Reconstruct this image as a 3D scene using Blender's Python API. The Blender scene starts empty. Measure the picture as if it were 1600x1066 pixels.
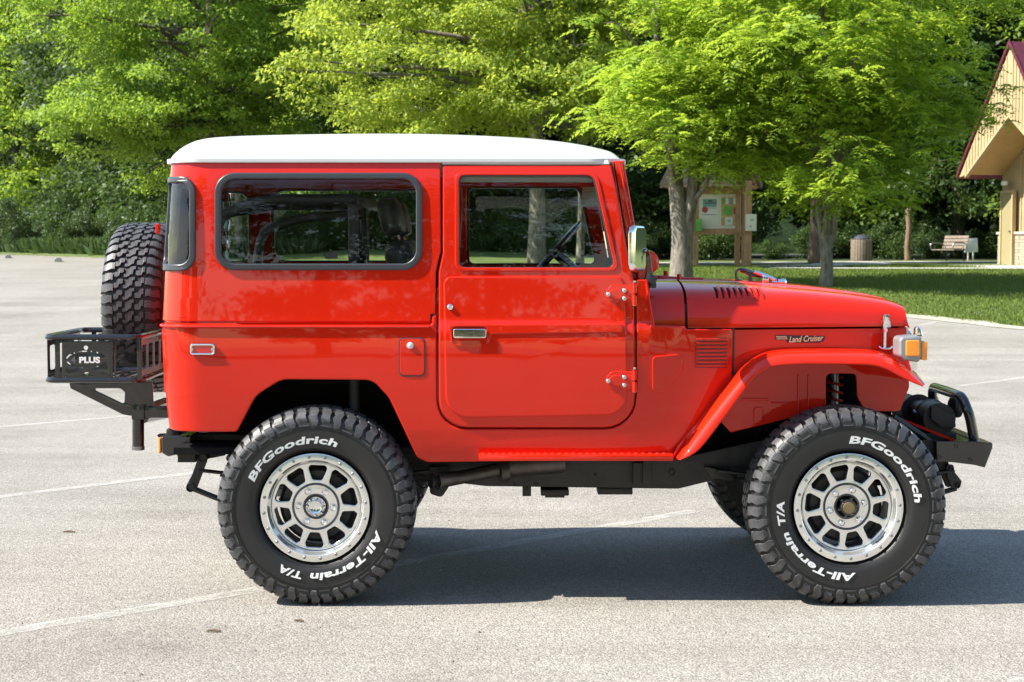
import bpy, bmesh, math, random
import numpy as np
from math import sin, cos, pi, radians, atan, atan2, sqrt, asin
from mathutils import Vector, Matrix, Euler

S = bpy.context.scene
COL = S.collection
# ---------------------------------------------------------------- camera
F = 2495.0                      # focal length in pixels of the 1600 px wide photograph
TH = atan(148.0 / F)            # downward tilt
CAM = Vector((0.0, -6.8, 1.555))
cd = bpy.data.cameras.new('camera'); cam = bpy.data.objects.new('camera', cd); COL.objects.link(cam)
cam.location = CAM; cam.rotation_euler = (pi / 2 - TH, 0, 0)
cd.sensor_width = 36.0; cd.lens = F / 1600.0 * 36.0
cd.clip_start = 0.1; cd.clip_end = 2000
cd.dof.use_dof = True; cd.dof.focus_distance = 6.95; cd.dof.aperture_fstop = 9.0
S.camera = cam
# ---------------------------------------------------------------- light
SUN = Vector((1.0, 0.17, -1.0)).normalized()     # direction the light travels
w = bpy.data.worlds.new("World"); S.world = w; w.use_nodes = True
nt = w.node_tree; nt.nodes.clear()
sky = nt.nodes.new('ShaderNodeTexSky'); sky.sky_type = 'NISHITA'; sky.sun_disc = False
sky.sun_elevation = asin(-SUN.z); sky.sun_rotation = atan2(-SUN.x, -SUN.y)
sky.air_density = 1.2; sky.dust_density = 0.3; sky.ozone_density = 1.0
bg = nt.nodes.new('ShaderNodeBackground'); bg.inputs[1].default_value = 0.10
wo = nt.nodes.new('ShaderNodeOutputWorld')
nt.links.new(sky.outputs[0], bg.inputs[0]); nt.links.new(bg.outputs[0], wo.inputs[0])
ld = bpy.data.lights.new('sun', 'SUN'); ld.energy = 5.0; ld.angle = radians(0.5); ld.color = (1.0, 0.95, 0.86)
lo = bpy.data.objects.new('sun', ld); COL.objects.link(lo)
lo.rotation_euler = SUN.to_track_quat('-Z', 'Y').to_euler(); lo.location = (-20, -5, 30)
S.view_settings.view_transform = 'Standard'; S.view_settings.look = 'None'
S.view_settings.gamma = 1.0; S.view_settings.exposure = 1.35
S.cycles.max_bounces = 8; S.cycles.transparent_max_bounces = 16
S.cycles.caustics_reflective = False; S.cycles.caustics_refractive = False

# ---------------------------------------------------------------- measuring helpers
UP = Vector((0, sin(TH), cos(TH))); FW = Vector((0, cos(TH), -sin(TH)))
def W(px, py, Y):
    d = Vector(((px - 800) / F, 0, 0)) + UP * (-(py - 533) / F) + FW
    return CAM + d * ((Y - CAM.y) / d.y)
def smooth(t): t = max(0.0, min(1.0, t)); return t * t * (3 - 2 * t)
def lerp(a, b, t): return a + (b - a) * t
def interp(x, xs, ys): return float(np.interp(x, xs, ys))
def dens(pts, n=6, closed=False):
    """Catmull-Rom through tuples of any dimension"""
    P = [np.array(p, float) for p in pts]; out = []; N = len(P)
    rng = range(N if closed else N - 1)
    for i in rng:
        if closed: a, b, c, d = P[(i - 1) % N], P[i], P[(i + 1) % N], P[(i + 2) % N]
        else: a, b, c, d = P[max(i - 1, 0)], P[i], P[i + 1], P[min(i + 2, N - 1)]
        for k in range(n):
            t = k / n
            out.append(0.5 * ((2 * b) + (c - a) * t + (2 * a - 5 * b + 4 * c - d) * t * t + (3 * b - a - 3 * c + d) * t ** 3))
    if not closed: out.append(P[-1])
    return out
def rnd(pts, r=8, seg=6):
    """round the corners of a closed 2D loop; a point may carry its own radius as third value"""
    out = []; N = len(pts)
    for i in range(N):
        p = pts[i]; rr = p[2] if len(p) > 2 else r
        P = Vector(p[:2]); A = Vector(pts[i - 1][:2]); B = Vector(pts[(i + 1) % N][:2])
        a = A - P; b = B - P; la, lb = a.length, b.length
        if rr <= 0 or la < 1e-6 or lb < 1e-6: out.append((P.x, P.y)); continue
        a /= la; b /= lb
        ang = a.angle(b)
        if ang > 3.05: out.append((P.x, P.y)); continue
        t = min(rr / math.tan(ang / 2), la * .48, lb * .48); r2 = t * math.tan(ang / 2)
        c = P + (a + b).normalized() * (r2 / sin(ang / 2))
        p0 = P + a * t - c; p1 = P + b * t - c
        a0 = atan2(p0.y, p0.x); a1 = atan2(p1.y, p1.x); d = a1 - a0
        while d > pi: d -= 2 * pi
        while d < -pi: d += 2 * pi
        for k in range(seg + 1):
            q = a0 + d * k / seg; out.append((c.x + r2 * cos(q), c.y + r2 * sin(q)))
    return out
def rect(x0, y0, x1, y1, r=8, seg=6): return rnd([(x0, y0), (x1, y0), (x1, y1), (x0, y1)], r, seg)

def fill(loops, thick=0.0, bevel=0.0, res=3):
    """2D loops -> (verts (u,v,w), faces); w from 0 (front) to -thick (back); even-odd holes"""
    cu = bpy.data.curves.new('t', 'CURVE'); cu.dimensions = '2D'; cu.fill_mode = 'BOTH' if thick else 'FRONT'
    if thick:
        cu.extrude = max(thick / 2 - bevel, 1e-5); cu.bevel_depth = bevel; cu.bevel_resolution = res; cu.offset = -bevel
    else: cu.fill_mode = 'FRONT'
    for lp in loops:
        sp = cu.splines.new('POLY'); sp.points.add(len(lp) - 1)
        for i, p in enumerate(lp): sp.points[i].co = (p[0], p[1], 0, 1)
        sp.use_cyclic_u = True
    ob = bpy.data.objects.new('t', cu); COL.objects.link(ob)
    dg = bpy.context.evaluated_depsgraph_get(); dg.update()
    me = bpy.data.meshes.new_from_object(ob.evaluated_get(dg))
    bm = bmesh.new(); bm.from_mesh(me)
    bmesh.ops.remove_doubles(bm, verts=bm.verts, dist=1e-5)
    bpy.data.objects.remove(ob); bpy.data.curves.remove(cu); bpy.data.meshes.remove(me)
    for v in bm.verts: v.co.z -= thick / 2
    return bm
def grid_cut(bm, xs, ys):
    for x in xs:
        bmesh.ops.bisect_plane(bm, geom=bm.verts[:] + bm.edges[:] + bm.faces[:], plane_co=(x, 0, 0), plane_no=(1, 0, 0), dist=1e-5)
    for y in ys:
        bmesh.ops.bisect_plane(bm, geom=bm.verts[:] + bm.edges[:] + bm.faces[:], plane_co=(0, y, 0), plane_no=(0, 1, 0), dist=1e-5)

class G:
    """collects geometry; build() links it as ONE mesh object"""
    def __init__(s): s.v = []; s.f = []; s.pair = None
    def add(s, v, f):
        n = len(s.v); s.v += [tuple(p) for p in v]; s.f += [tuple(i + n for i in q) for q in f]; return s
    def bm(s, bm, fn=None):
        bm.verts.ensure_lookup_table(); bm.verts.index_update()
        s.add([fn(v.co) if fn else tuple(v.co) for v in bm.verts], [[v.index for v in f.verts] for f in bm.faces]); bm.free(); return s
    def xz(s, loops, Y, thick, bevel=0.0, px=True, cuts=False):
        """plate in the XZ plane, front at Y, going back by thick; loops in photo pixels measured at that plane"""
        L = [[(W(p[0], p[1], Y).x, W(p[0], p[1], Y).z) for p in lp] for lp in loops] if px else loops
        return s.bm(fill(L, thick, bevel, 2), lambda c: (c.x, Y - c.z, c.y))
    def xy(s, loops, z0, z1, bevel=0.0):
        return s.bm(fill(loops, z1 - z0, bevel, 2), lambda c: (c.x, c.y, z1 + c.z))
    def yz(s, loops, x0, x1, bevel=0.0):
        return s.bm(fill(loops, x1 - x0, bevel, 2), lambda c: (x1 + c.z, c.x, c.y))
    def box(s, c, d, rot=(0, 0, 0), bev=0.0):
        bm = bmesh.new(); bmesh.ops.create_cube(bm, size=1.0)
        for v in bm.verts: v.co = Vector((v.co.x * d[0], v.co.y * d[1], v.co.z * d[2]))
        if bev: bmesh.ops.bevel(bm, geom=bm.edges[:], offset=bev, segments=2, affect='EDGES', profile=.6)
        M = Matrix.Translation(c) @ Euler(rot).to_matrix().to_4x4()
        for v in bm.verts: v.co = M @ v.co
        return s.bm(bm)
    def tube(s, pts, r, n=10, sub=0, closed=False, cap=True):
        if sub: 
            pts = dens(pts, sub, closed)
        P = [Vector(p[:3]) for p in pts]; N = len(P)
        R = [r] * N if not hasattr(r, '__len__') else list(np.interp(np.linspace(0, 1, N), np.linspace(0, 1, len(r)), r))
        T = []
        for i in range(N):
            if closed: t = P[(i + 1) % N] - P[i - 1]
            else: t = P[min(i + 1, N - 1)] - P[max(i - 1, 0)]
            T.append(t.normalized() if t.length > 1e-9 else Vector((0, 0, 1)))
        a = Vector((0, 0, 1)) if abs(T[0].z) < .9 else Vector((1, 0, 0))
        u = T[0].cross(a).normalized(); V = []
        for i in range(N):
            u = (u - T[i] * u.dot(T[i])).normalized(); b = T[i].cross(u)
            for k in range(n):
                q = 2 * pi * k / n; V.append(P[i] + (u * cos(q) + b * sin(q)) * R[i])
        Fc = []
        for i in range(N if closed else N - 1):
            j = (i + 1) % N
            for k in range(n):
                k2 = (k + 1) % n; Fc.append((i * n + k, i * n + k2, j * n + k2, j * n + k))
        if cap and not closed:
            Fc.append(tuple(range(n))[::-1]); Fc.append(tuple((N - 1) * n + k for k in range(n)))
        return s.add(V, Fc)
    def cyl(s, a, b, r, n=20, r2=None):
        return s.tube([a, b], [r, r if r2 is None else r2], n)
    def lathe(s, prof, c=(0, 0, 0), axis='Y', n=48):
        """prof: (a along axis, radius)"""
        V = []; Fc = []; m = len(prof)
        for k in range(n):
            q = 2 * pi * k / n
            for a, r in prof:
                if axis == 'Y': V.append((c[0] + r * cos(q), c[1] + a, c[2] + r * sin(q)))
                elif axis == 'Z': V.append((c[0] + r * cos(q), c[1] + r * sin(q), c[2] + a))
                else: V.append((c[0] + a, c[1] + r * cos(q), c[2] + r * sin(q)))
        for k in range(n):
            k2 = (k + 1) % n
            for i in range(m - 1): Fc.append((k * m + i, k2 * m + i, k2 * m + i + 1, k * m + i + 1))
        return s.add(V, Fc)
    def sheet(s, rows, closed=False):
        m = len(rows[0]); V = [p for r in rows for p in r]; Fc = []
        for i in range(len(rows) - (0 if closed else 1)):
            j = (i + 1) % len(rows)
            for k in range(m - 1): Fc.append((i * m + k, i * m + k + 1, j * m + k + 1, j * m + k))
        return s.add(V, Fc)
    def mirror(s, yc, keep=True, join=False):
        if keep and not join: s.pair = yc; return s
        V = [(p[0], 2 * yc - p[1], p[2]) for p in s.v]; Fc = [tuple(reversed(q)) for q in s.f]
        if keep: return s.add(V, Fc)
        s.v = V; s.f = Fc; return s
    def mesh(s, name, mat, org=(0, 0, 0), ang=32, recalc=True, smooth_=True):
        me = bpy.data.meshes.new(name)
        me.from_pydata([(p[0] - org[0], p[1] - org[1], p[2] - org[2]) for p in s.v], [], s.f)
        if recalc:
            bm = bmesh.new(); bm.from_mesh(me); bmesh.ops.remove_doubles(bm, verts=bm.verts, dist=2e-5)
            bmesh.ops.recalc_face_normals(bm, faces=bm.faces); bm.to_mesh(me); bm.free()
        if smooth_:
            me.polygons.foreach_set('use_smooth', [True] * len(me.polygons)); me.set_sharp_from_angle(angle=radians(ang))
        me.materials.append(mat); me.update()
        return me
    def build(s, name, mat, parent=None, org=None, loc=(0, 0, 0), ang=32, wn=False, **k):
        if s.pair is not None:          # a left and a right piece: two objects
            yc = s.pair; s.pair = None; t = G(); t.v = list(s.v); t.f = list(s.f); t.mirror(yc, keep=False)
            o = s.build(name, mat, parent, org, loc, ang, wn, **k); t.build(name, mat, parent, org, loc, ang, wn, **k); return o
        o0 = org if org is not None else (parent.get('_o') if parent is not None and parent.get('_o') is not None else (0, 0, 0))
        me = s.mesh(name, mat, o0, ang, **k)
        o = bpy.data.objects.new(name, me); COL.objects.link(o); o.location = loc
        if parent is not None: o.parent = parent
        o['_o'] = list(o0)
        if wn:
            m = o.modifiers.new('wn', 'WEIGHTED_NORMAL'); m.keep_sharp = True
        return o
def thing(name, label, cat, loc=(0, 0, 0), rz=0, group=None, local=False):
    o = bpy.data.objects.new(name, None); COL.objects.link(o); o.location = loc; o.rotation_euler.z = rz
    o['label'] = label; o['category'] = cat
    if group: o['group'] = group
    o['_o'] = [0.0, 0.0, 0.0] if local else list(loc)
    o.empty_display_size = .2
    return o
def tag(o, label, cat, group=None):
    o['label'] = label; o['category'] = cat
    if group: o['group'] = group
    return o
def kids(o): return [c for c in bpy.data.objects if c.parent == o]
def copy_tree(o, parent=None):
    c = o.copy(); COL.objects.link(c)
    if parent is not None: c.parent = parent
    for ch in kids(o): copy_tree(ch, c)
    return c
def text_geo(txt, size, ext=0.001, off=0.0, shear=0.0, space=1.0):
    cu = bpy.data.curves.new('t', 'FONT'); cu.body = txt; cu.size = size; cu.extrude = ext; cu.offset = off; cu.shear = shear
    cu.space_character = space; cu.resolution_u = 3; cu.align_x = 'LEFT'
    ob = bpy.data.objects.new('t', cu); COL.objects.link(ob)
    dg = bpy.context.evaluated_depsgraph_get(); dg.update()
    me = bpy.data.meshes.new_from_object(ob.evaluated_get(dg))
    bm = bmesh.new(); bm.from_mesh(me); bmesh.ops.triangulate(bm, faces=bm.faces)
    bpy.data.objects.remove(ob); bpy.data.curves.remove(cu); bpy.data.meshes.remove(me)
    return bm

# ---------------------------------------------------------------- materials
def newmat(name):
    m = bpy.data.materials.new(name); m.use_nodes = True; n = m.node_tree.nodes; return m, n, m.node_tree.links, n['Principled BSDF']
def node(n, t, **k):
    x = n.new(t)
    for a, b in k.items():
        if a in ('ins',):
            for q, val in b.items(): x.inputs[q].default_value = val
        else: setattr(x, a, b)
    return x
def simple(name, col, rough=.5, metal=0.0, coat=0.0, var=0.12, scale=6.0, bump=0.0, bscale=60.0, spec=.5, rvar=0.0, crough=.03):
    """principled with a little procedural colour mottling, roughness variation and bump"""
    m, n, l, b = newmat(name)
    b.inputs['Base Color'].default_value = (*col, 1); b.inputs['Roughness'].default_value = rough
    b.inputs['Metallic'].default_value = metal; b.inputs['Specular IOR Level'].default_value = spec
    b.inputs['Coat Weight'].default_value = coat; b.inputs['Coat Roughness'].default_value = crough
    tc = n.new('ShaderNodeTexCoord')
    if var or rvar:
        nz = node(n, 'ShaderNodeTexNoise', ins={'Scale': scale, 'Detail': 6.0, 'Roughness': .6}); l.new(tc.outputs['Object'], nz.inputs['Vector'])
        if var:
            r = n.new('ShaderNodeValToRGB'); r.color_ramp.elements[0].position = .3; r.color_ramp.elements[1].position = .7
            r.color_ramp.elements[0].color = (*[c * (1 - var) for c in col], 1); r.color_ramp.elements[1].color = (*[min(1, c * (1 + var)) for c in col], 1)
            l.new(nz.outputs['Fac'], r.inputs[0]); l.new(r.outputs[0], b.inputs['Base Color'])
        if rvar:
            mr = node(n, 'ShaderNodeMapRange', ins={'From Min': .3, 'From Max': .7, 'To Min': max(0, rough - rvar), 'To Max': min(1, rough + rvar)})
            l.new(nz.outputs['Fac'], mr.inputs[0]); l.new(mr.outputs[0], b.inputs['Roughness'])
    if bump:
        nb = node(n, 'ShaderNodeTexNoise', ins={'Scale': bscale, 'Detail': 4.0}); l.new(tc.outputs['Object'], nb.inputs['Vector'])
        bp = node(n, 'ShaderNodeBump', ins={'Strength': 1.0, 'Distance': bump}); l.new(nb.outputs['Fac'], bp.inputs['Height']); l.new(bp.outputs[0], b.inputs['Normal'])
    return m
M = {}
M['paint'] = simple('red_paint', (0.60, 0.0155, 0.0030), .4, 0, .8, var=.05, scale=2.0, bump=0.0016, bscale=2.6, spec=.05, crough=.02)
M['white'] = simple('white_paint', (0.72, 0.72, 0.70), .3, 0, .6, var=.02)
M['whitetrim'] = simple('pale_trim', (0.62, 0.63, 0.62), .4, 0, .3, var=.05)
M['rubber'] = simple('black_rubber', (0.022, 0.023, 0.026), .42, var=.2, bump=.0004, bscale=300)
M['gasket'] = simple('window_rubber', (0.035, 0.037, 0.042), .35, var=.1)
M['tread'] = simple('tread_rubber', (0.056, 0.056, 0.058), .45, var=.35, scale=30, bump=.001, bscale=200)
M['sidewall'] = simple('sidewall_rubber', (0.016, 0.0155, 0.015), .48, var=.2, scale=12, bump=.0006, bscale=160)
M['forestfloor'] = simple('dark_leaf_litter', (.022, .022, .012), 1.0, var=.5, scale=2, bump=.05, bscale=10, spec=.05)
M['letter'] = simple('raised_white_rubber', (0.78, 0.78, 0.76), .55, var=.06, scale=40)
M['alu'] = simple('machined_aluminium', (0.86, 0.86, 0.84), .24, .85, 0, var=.03, rvar=.02, scale=5)
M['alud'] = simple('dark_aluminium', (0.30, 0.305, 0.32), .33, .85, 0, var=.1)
M['chrome'] = simple('chrome', (0.82, 0.83, 0.84), .07, 1.0, var=.02)
M['steelbolt'] = simple('bolt_steel', (0.6, 0.6, 0.58), .3, .9, var=.1)
M['black'] = simple('gloss_black_powdercoat', (0.012, 0.012, 0.013), .22, 0, .6, var=.2, bump=.0002, bscale=150)
M['chassis'] = simple('chassis_black', (0.016, 0.0155, 0.015), .485, 0, 0, var=.5, scale=9, bump=.0015, bscale=30, rvar=.15)
M['exhaust'] = simple('dull_exhaust_steel', (0.10, 0.085, 0.08), .45, .7, 0, var=.35, scale=12, bump=.0008)
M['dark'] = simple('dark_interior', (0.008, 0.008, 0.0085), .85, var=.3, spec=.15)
M['vinyl'] = simple('black_vinyl', (0.035, 0.035, 0.033), .45, var=.15, bump=.001, bscale=90)
M['pad'] = simple('roll_bar_padding', (0.03, 0.03, 0.032), .6, var=.2, bump=.001, bscale=120)
M['redlens'] = simple('red_lens', (0.55, 0.01, 0.01), .15, 0, 1, var=.05)
M['amber'] = simple('amber_lens', (0.9, 0.28, 0.01), .15, 0, 1, var=.08, scale=60)
M['lamphouse'] = simple('grey_lamp_housing', (0.25, 0.26, 0.27), .35, .3, .3, var=.05)
M['cream'] = simple('cream_plastic', (0.6, 0.56, 0.42), .5, var=.05)
M['bronze'] = simple('bronze_cap', (0.25, 0.19, 0.10), .4, .7, var=.2)
M['redspring'] = simple('red_spring', (0.45, 0.02, 0.015), .45, var=.1)
def glass(name, tint, ior=1.5, rough=0.0, refl=1.0):
    m, n, l, b = newmat(name); n.remove(b); out = n['Material Output']
    tr = node(n, 'ShaderNodeBsdfTransparent'); tr.inputs[0].default_value = (*tint, 1)
    gl = node(n, 'ShaderNodeBsdfGlossy'); gl.inputs['Roughness'].default_value = rough; gl.inputs[0].default_value = (refl, refl, refl, 1)
    fr = node(n, 'ShaderNodeFresnel'); fr.inputs[0].default_value = ior
    mx = n.new('ShaderNodeMixShader'); l.new(fr.outputs[0], mx.inputs[0]); l.new(tr.outputs[0], mx.inputs[1]); l.new(gl.outputs[0], mx.inputs[2])
    l.new(mx.outputs[0], out.inputs[0]); return m
M['glass'] = glass('window_glass', (0.95, 0.98, 0.95), 1.5)
def leafmat(name, c1, c2, trans, tfac=.4, rough=.45):
    m, n, l, b = newmat(name); out = n['Material Output']
    g = n.new('ShaderNodeNewGeometry'); r = n.new('ShaderNodeValToRGB')
    r.color_ramp.elements[0].color = (*c1, 1); r.color_ramp.elements[1].color = (*c2, 1)
    oi = n.new('ShaderNodeObjectInfo')
    l.new(g.outputs['Random Per Island'], r.inputs[0])
    hs = node(n, 'ShaderNodeHueSaturation'); mr = node(n, 'ShaderNodeMapRange', ins={'To Min': .75, 'To Max': 1.2})
    l.new(oi.outputs['Random'], mr.inputs[0]); l.new(mr.outputs[0], hs.inputs['Value']); l.new(r.outputs[0], hs.inputs['Color'])
    l.new(hs.outputs[0], b.inputs['Base Color']); b.inputs['Roughness'].default_value = rough; b.inputs['Specular IOR Level'].default_value = .3
    t = n.new('ShaderNodeBsdfTranslucent'); t.inputs[0].default_value = (*trans, 1)
    mx = n.new('ShaderNodeMixShader'); mx.inputs[0].default_value = tfac
    l.new(b.outputs[0], mx.inputs[1]); l.new(t.outputs[0], mx.inputs[2]); l.new(mx.outputs[0], out.inputs[0]); return m
M['leafA'] = leafmat('maple_leaf', (.07, .145, .02), (.21, .31, .045), (.42, .58, .055), .42, .5)
M['leafY'] = leafmat('light_leaf', (.15, .235, .028), (.35, .44, .07), (.64, .75, .09), .42, .5)
M['leafW'] = leafmat('walnut_leaf', (.10, .20, .02), (.31, .43, .05), (.55, .72, .065), .42, .5)
M['leafD'] = leafmat('woodland_leaf', (.018, .046, .012), (.075, .125, .028), (.12, .2, .03), .3, .5)
M['leafG'] = leafmat('shrub_leaf', (.03, .062, .02), (.085, .13, .045), (.11, .18, .04), .3, .5)
M['grassb'] = leafmat('grass_blade', (.06, .11, .018), (.15, .20, .035), (.20, .27, .03), .3, .7)
def barkmat(name, a, b_, sc=8):
    m, n, l, b = newmat(name); tc = n.new('ShaderNodeTexCoord'); mp = node(n, 'ShaderNodeMapping'); mp.inputs['Scale'].default_value = (1, 1, .25)
    l.new(tc.outputs['Object'], mp.inputs[0])
    nz = node(n, 'ShaderNodeTexNoise', ins={'Scale': sc * 2.5, 'Detail': 8.0, 'Roughness': .7}); l.new(mp.outputs[0], nz.inputs['Vector'])
    r = n.new('ShaderNodeValToRGB'); r.color_ramp.elements[0].position = .35; r.color_ramp.elements[1].position = .68
    r.color_ramp.elements[0].color = (*a, 1); r.color_ramp.elements[1].color = (*b_, 1)
    l.new(nz.outputs['Fac'], r.inputs[0]); l.new(r.outputs[0], b.inputs['Base Color']); b.inputs['Roughness'].default_value = .9
    bp = node(n, 'ShaderNodeBump', ins={'Strength': 1.0, 'Distance': .03}); l.new(nz.outputs['Fac'], bp.inputs['Height']); l.new(bp.outputs[0], b.inputs['Normal'])
    return m
M['bark'] = barkmat('grey_bark', (.075, .065, .052), (.28, .245, .195))
M['barkb'] = barkmat('brown_bark', (.10, .065, .04), (.28, .19, .12))
M['barkd'] = barkmat('dark_bark', (.045, .038, .03), (.17, .145, .11))
# ================================================================ SETTING: terrain, lot, paths
def tz(Y):
    d = Y + 6.8
    return 0.98 * smooth((d - 14) / 30) + (0.004 * (d - 44) if d > 44 else 0)
YL = [-160, -60, -30, -12, 0, 4, 7] + [7.2 + i * 1.5 for i in range(22)] + [42, 50, 60, 75, 90, 120]
def conform(loops, dz, xcuts=()):
    g = G(); bm = fill(loops)
    grid_cut(bm, xcuts, YL)
    return g.bm(bm, lambda c: (c.x, c.y, tz(c.y) + dz))
def groundmat():
    m, n, l, b = newmat('asphalt'); tc = n.new('ShaderNodeTexCoord')
    def nz(s, d=6.0, r=.6):
        x = node(n, 'ShaderNodeTexNoise', ins={'Scale': s, 'Detail': d, 'Roughness': r}); l.new(tc.outputs['Object'], x.inputs['Vector']); return x
    def ramp(src, p0, c0, p1, c1):
        r = n.new('ShaderNodeValToRGB'); r.color_ramp.elements[0].position = p0; r.color_ramp.elements[1].position = p1
        r.color_ramp.elements[0].color = (*c0, 1); r.color_ramp.elements[1].color = (*c1, 1); l.new(src, r.inputs[0]); return r
    def mix(kind, f, a, b2):
        x = n.new('ShaderNodeMix'); x.data_type = 'RGBA'; x.blend_type = kind; x.clamp_result = False
        if isinstance(f, float): x.inputs[0].default_value = f
        else: l.new(f, x.inputs[0])
        l.new(a, x.inputs[6]); l.new(b2, x.inputs[7]); return x.outputs[2]
    base = ramp(nz(0.55, 5).outputs['Fac'], .32, (.262, .246, .222), .68, (.335, .319, .294)).outputs[0]
    vor = node(n, 'ShaderNodeTexVoronoi', ins={'Scale': 115.0}); l.new(tc.outputs['Object'], vor.inputs['Vector'])
    stones = ramp(vor.outputs['Color'], .05, (.45, .44, .43), .95, (1.5, 1.48, 1.42)).outputs[0]
    c = mix('MULTIPLY', .6, base, stones)
    gaps = ramp(vor.outputs['Distance'], .35, (1, 1, 1), .75, (.45, .44, .42)).outputs[0]
    c = mix('MULTIPLY', .75, c, gaps)
    c = mix('MULTIPLY', .8, c, ramp(nz(22, 8, .75).outputs['Fac'], .3, (.78, .77, .75), .7, (1.2, 1.2, 1.19)).outputs[0])
    # darker patches and stains
    c = mix('MULTIPLY', 1.0, c, ramp(nz(.9, 9, .7).outputs['Fac'], .30, (.80, .79, .78), .46, (1, 1, 1)).outputs[0])
    # stains stretched along the lanes
    mp = node(n, 'ShaderNodeMapping'); mp.inputs['Scale'].default_value = (.12, 1.6, 1); l.new(tc.outputs['Object'], mp.inputs[0])
    ns = node(n, 'ShaderNodeTexNoise', ins={'Scale': 1.1, 'Detail': 5.0}); l.new(mp.outputs[0], ns.inputs['Vector'])
    c = mix('MULTIPLY', .8, c, ramp(ns.outputs['Fac'], .35, (.88, .87, .86), .6, (1.05, 1.05, 1.05)).outputs[0])
    l.new(c, b.inputs['Base Color']); b.inputs['Roughness'].default_value = .85; b.inputs['Specular IOR Level'].default_value = .35
    ad = node(n, 'ShaderNodeMath', operation='ADD'); l.new(vor.outputs['Distance'], ad.inputs[0]); l.new(nz(60, 5).outputs['Fac'], ad.inputs[1])
    bp = node(n, 'ShaderNodeBump', ins={'Strength': .8, 'Distance': .004}); bp.invert = True
    l.new(ad.outputs[0], bp.inputs['Height']); l.new(bp.outputs[0], b.inputs['Normal'])
    return m
M['asphalt'] = groundmat()
def linemat():
    m, n, l, b = newmat('worn_white_line'); out = n['Material Output']; tc = n.new('ShaderNodeTexCoord')
    b.inputs['Base Color'].default_value = (.62, .61, .57, 1); b.inputs['Roughness'].default_value = .8
    nz = node(n, 'ShaderNodeTexNoise', ins={'Scale': 9.0, 'Detail': 10.0, 'Roughness': .8}); l.new(tc.outputs['Object'], nz.inputs['Vector'])
    mr = node(n, 'ShaderNodeMapRange', ins={'From Min': .38, 'From Max': .60, 'To Min': .04, 'To Max': .38}); l.new(nz.outputs['Fac'], mr.inputs[0])
    t = n.new('ShaderNodeBsdfTransparent'); mx = n.new('ShaderNodeMixShader')
    l.new(mr.outputs[0], mx.inputs[0]); l.new(t.outputs[0], mx.inputs[1]); l.new(b.outputs[0], mx.inputs[2]); l.new(mx.outputs[0], out.inputs[0]); return m
M['line'] = linemat()
def grassmat():
    m, n, l, b = newmat('grass_ground'); tc = n.new('ShaderNodeTexCoord')
    nz = node(n, 'ShaderNodeTexNoise', ins={'Scale': 1.3, 'Detail': 12.0, 'Roughness': .75}); l.new(tc.outputs['Object'], nz.inputs['Vector'])
    r = n.new('ShaderNodeValToRGB'); e = r.color_ramp.elements; e[0].position = .3; e[0].color = (.05, .09, .016, 1); e[1].position = .7; e[1].color = (.15, .19, .04, 1)
    l.new(nz.outputs['Fac'], r.inputs[0]); l.new(r.outputs[0], b.inputs['Base Color']); b.inputs['Roughness'].default_value = .9
    n2 = node(n, 'ShaderNodeTexNoise', ins={'Scale': 30.0, 'Detail': 6.0}); l.new(tc.outputs['Object'], n2.inputs['Vector'])
    bp = node(n, 'ShaderNodeBump', ins={'Strength': 1.0, 'Distance': .06}); l.new(n2.outputs['Fac'], bp.inputs['Height']); l.new(bp.outputs[0], b.inputs['Normal'])
    return m
M['grass'] = grassmat()
M['concrete'] = simple('pale_path_concrete', (.42, .40, .36), .85, var=.15, scale=3, bump=.003, bscale=40)
M['dirt'] = simple('pale_dirt', (.36, .32, .25), .95, var=.35, scale=5, bump=.01, bscale=25)
M['hill'] = simple('dark_leafy_slope', (.012, .022, .008), 1.0, var=.6, scale=.6, bump=.4, bscale=1.2, spec=.05)
M['forestfloor'] = simple('forest_floor', (.045, .05, .025), .95, var=.5, scale=2, bump=.05, bscale=10)
def kind(o, k='structure'): o['kind'] = k; return o

xsr = [-260, -120, -60, -30, -15, 0, 15, 30, 60, 120, 260]
g = G(); g.sheet([[(x, y, tz(y)) for x in xsr] for y in YL]); kind(g.build('ground', M['grass']))
# parking lot: far edge runs from near-right to far-left
rng = random.Random(5)
edge = []
def lotX(d): return 7.9 - 0.606 * (d - 24.4)
d = -40.0
while d < 92:
    edge.append((lotX(d) + rng.uniform(-.14, .14), d - 6.8)); d += .45
lot = [(-200, -150), (60, -150)] + edge + [(-200, 85)]
kind(conform([lot], .004, xcuts=(-60, -30, -10, 0, 10)).build('parking_lot', M['asphalt'], smooth_=False))
# crumbling pale edge between the lot and the grass
e2 = [(x + .25 + rng.uniform(0, .35), y + .1) for x, y in edge]; e3 = [(x - .12, y) for x, y in edge]
sh = [p for i, p in enumerate(e2) if 40 < i < 285]; sl = [p for i, p in enumerate(e3) if 40 < i < 285]
kind(conform([sh + sl[::-1]], .012).build('gravel_verge', M['dirt'], smooth_=False))
# grassy bank beyond the left part of the lot edge
g = G(); rows = []
for i in range(24):
    d = 46 + i * 2.2; x = lotX(d); y = d - 6.8; f = smooth(i / 5) * .95
    rows.append([(x + .34 + a * .86, y + .2 + a * .52, tz(y + .2 + a * .52) + .006 + h * f) for a, h in ((0, .012), (1.2, .10), (2.8, .26), (4.5, .38), (6.5, .42), (12, .42))])
g.sheet(rows); kind(g.build('grass_bank', M['grass'], ang=180))
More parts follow.
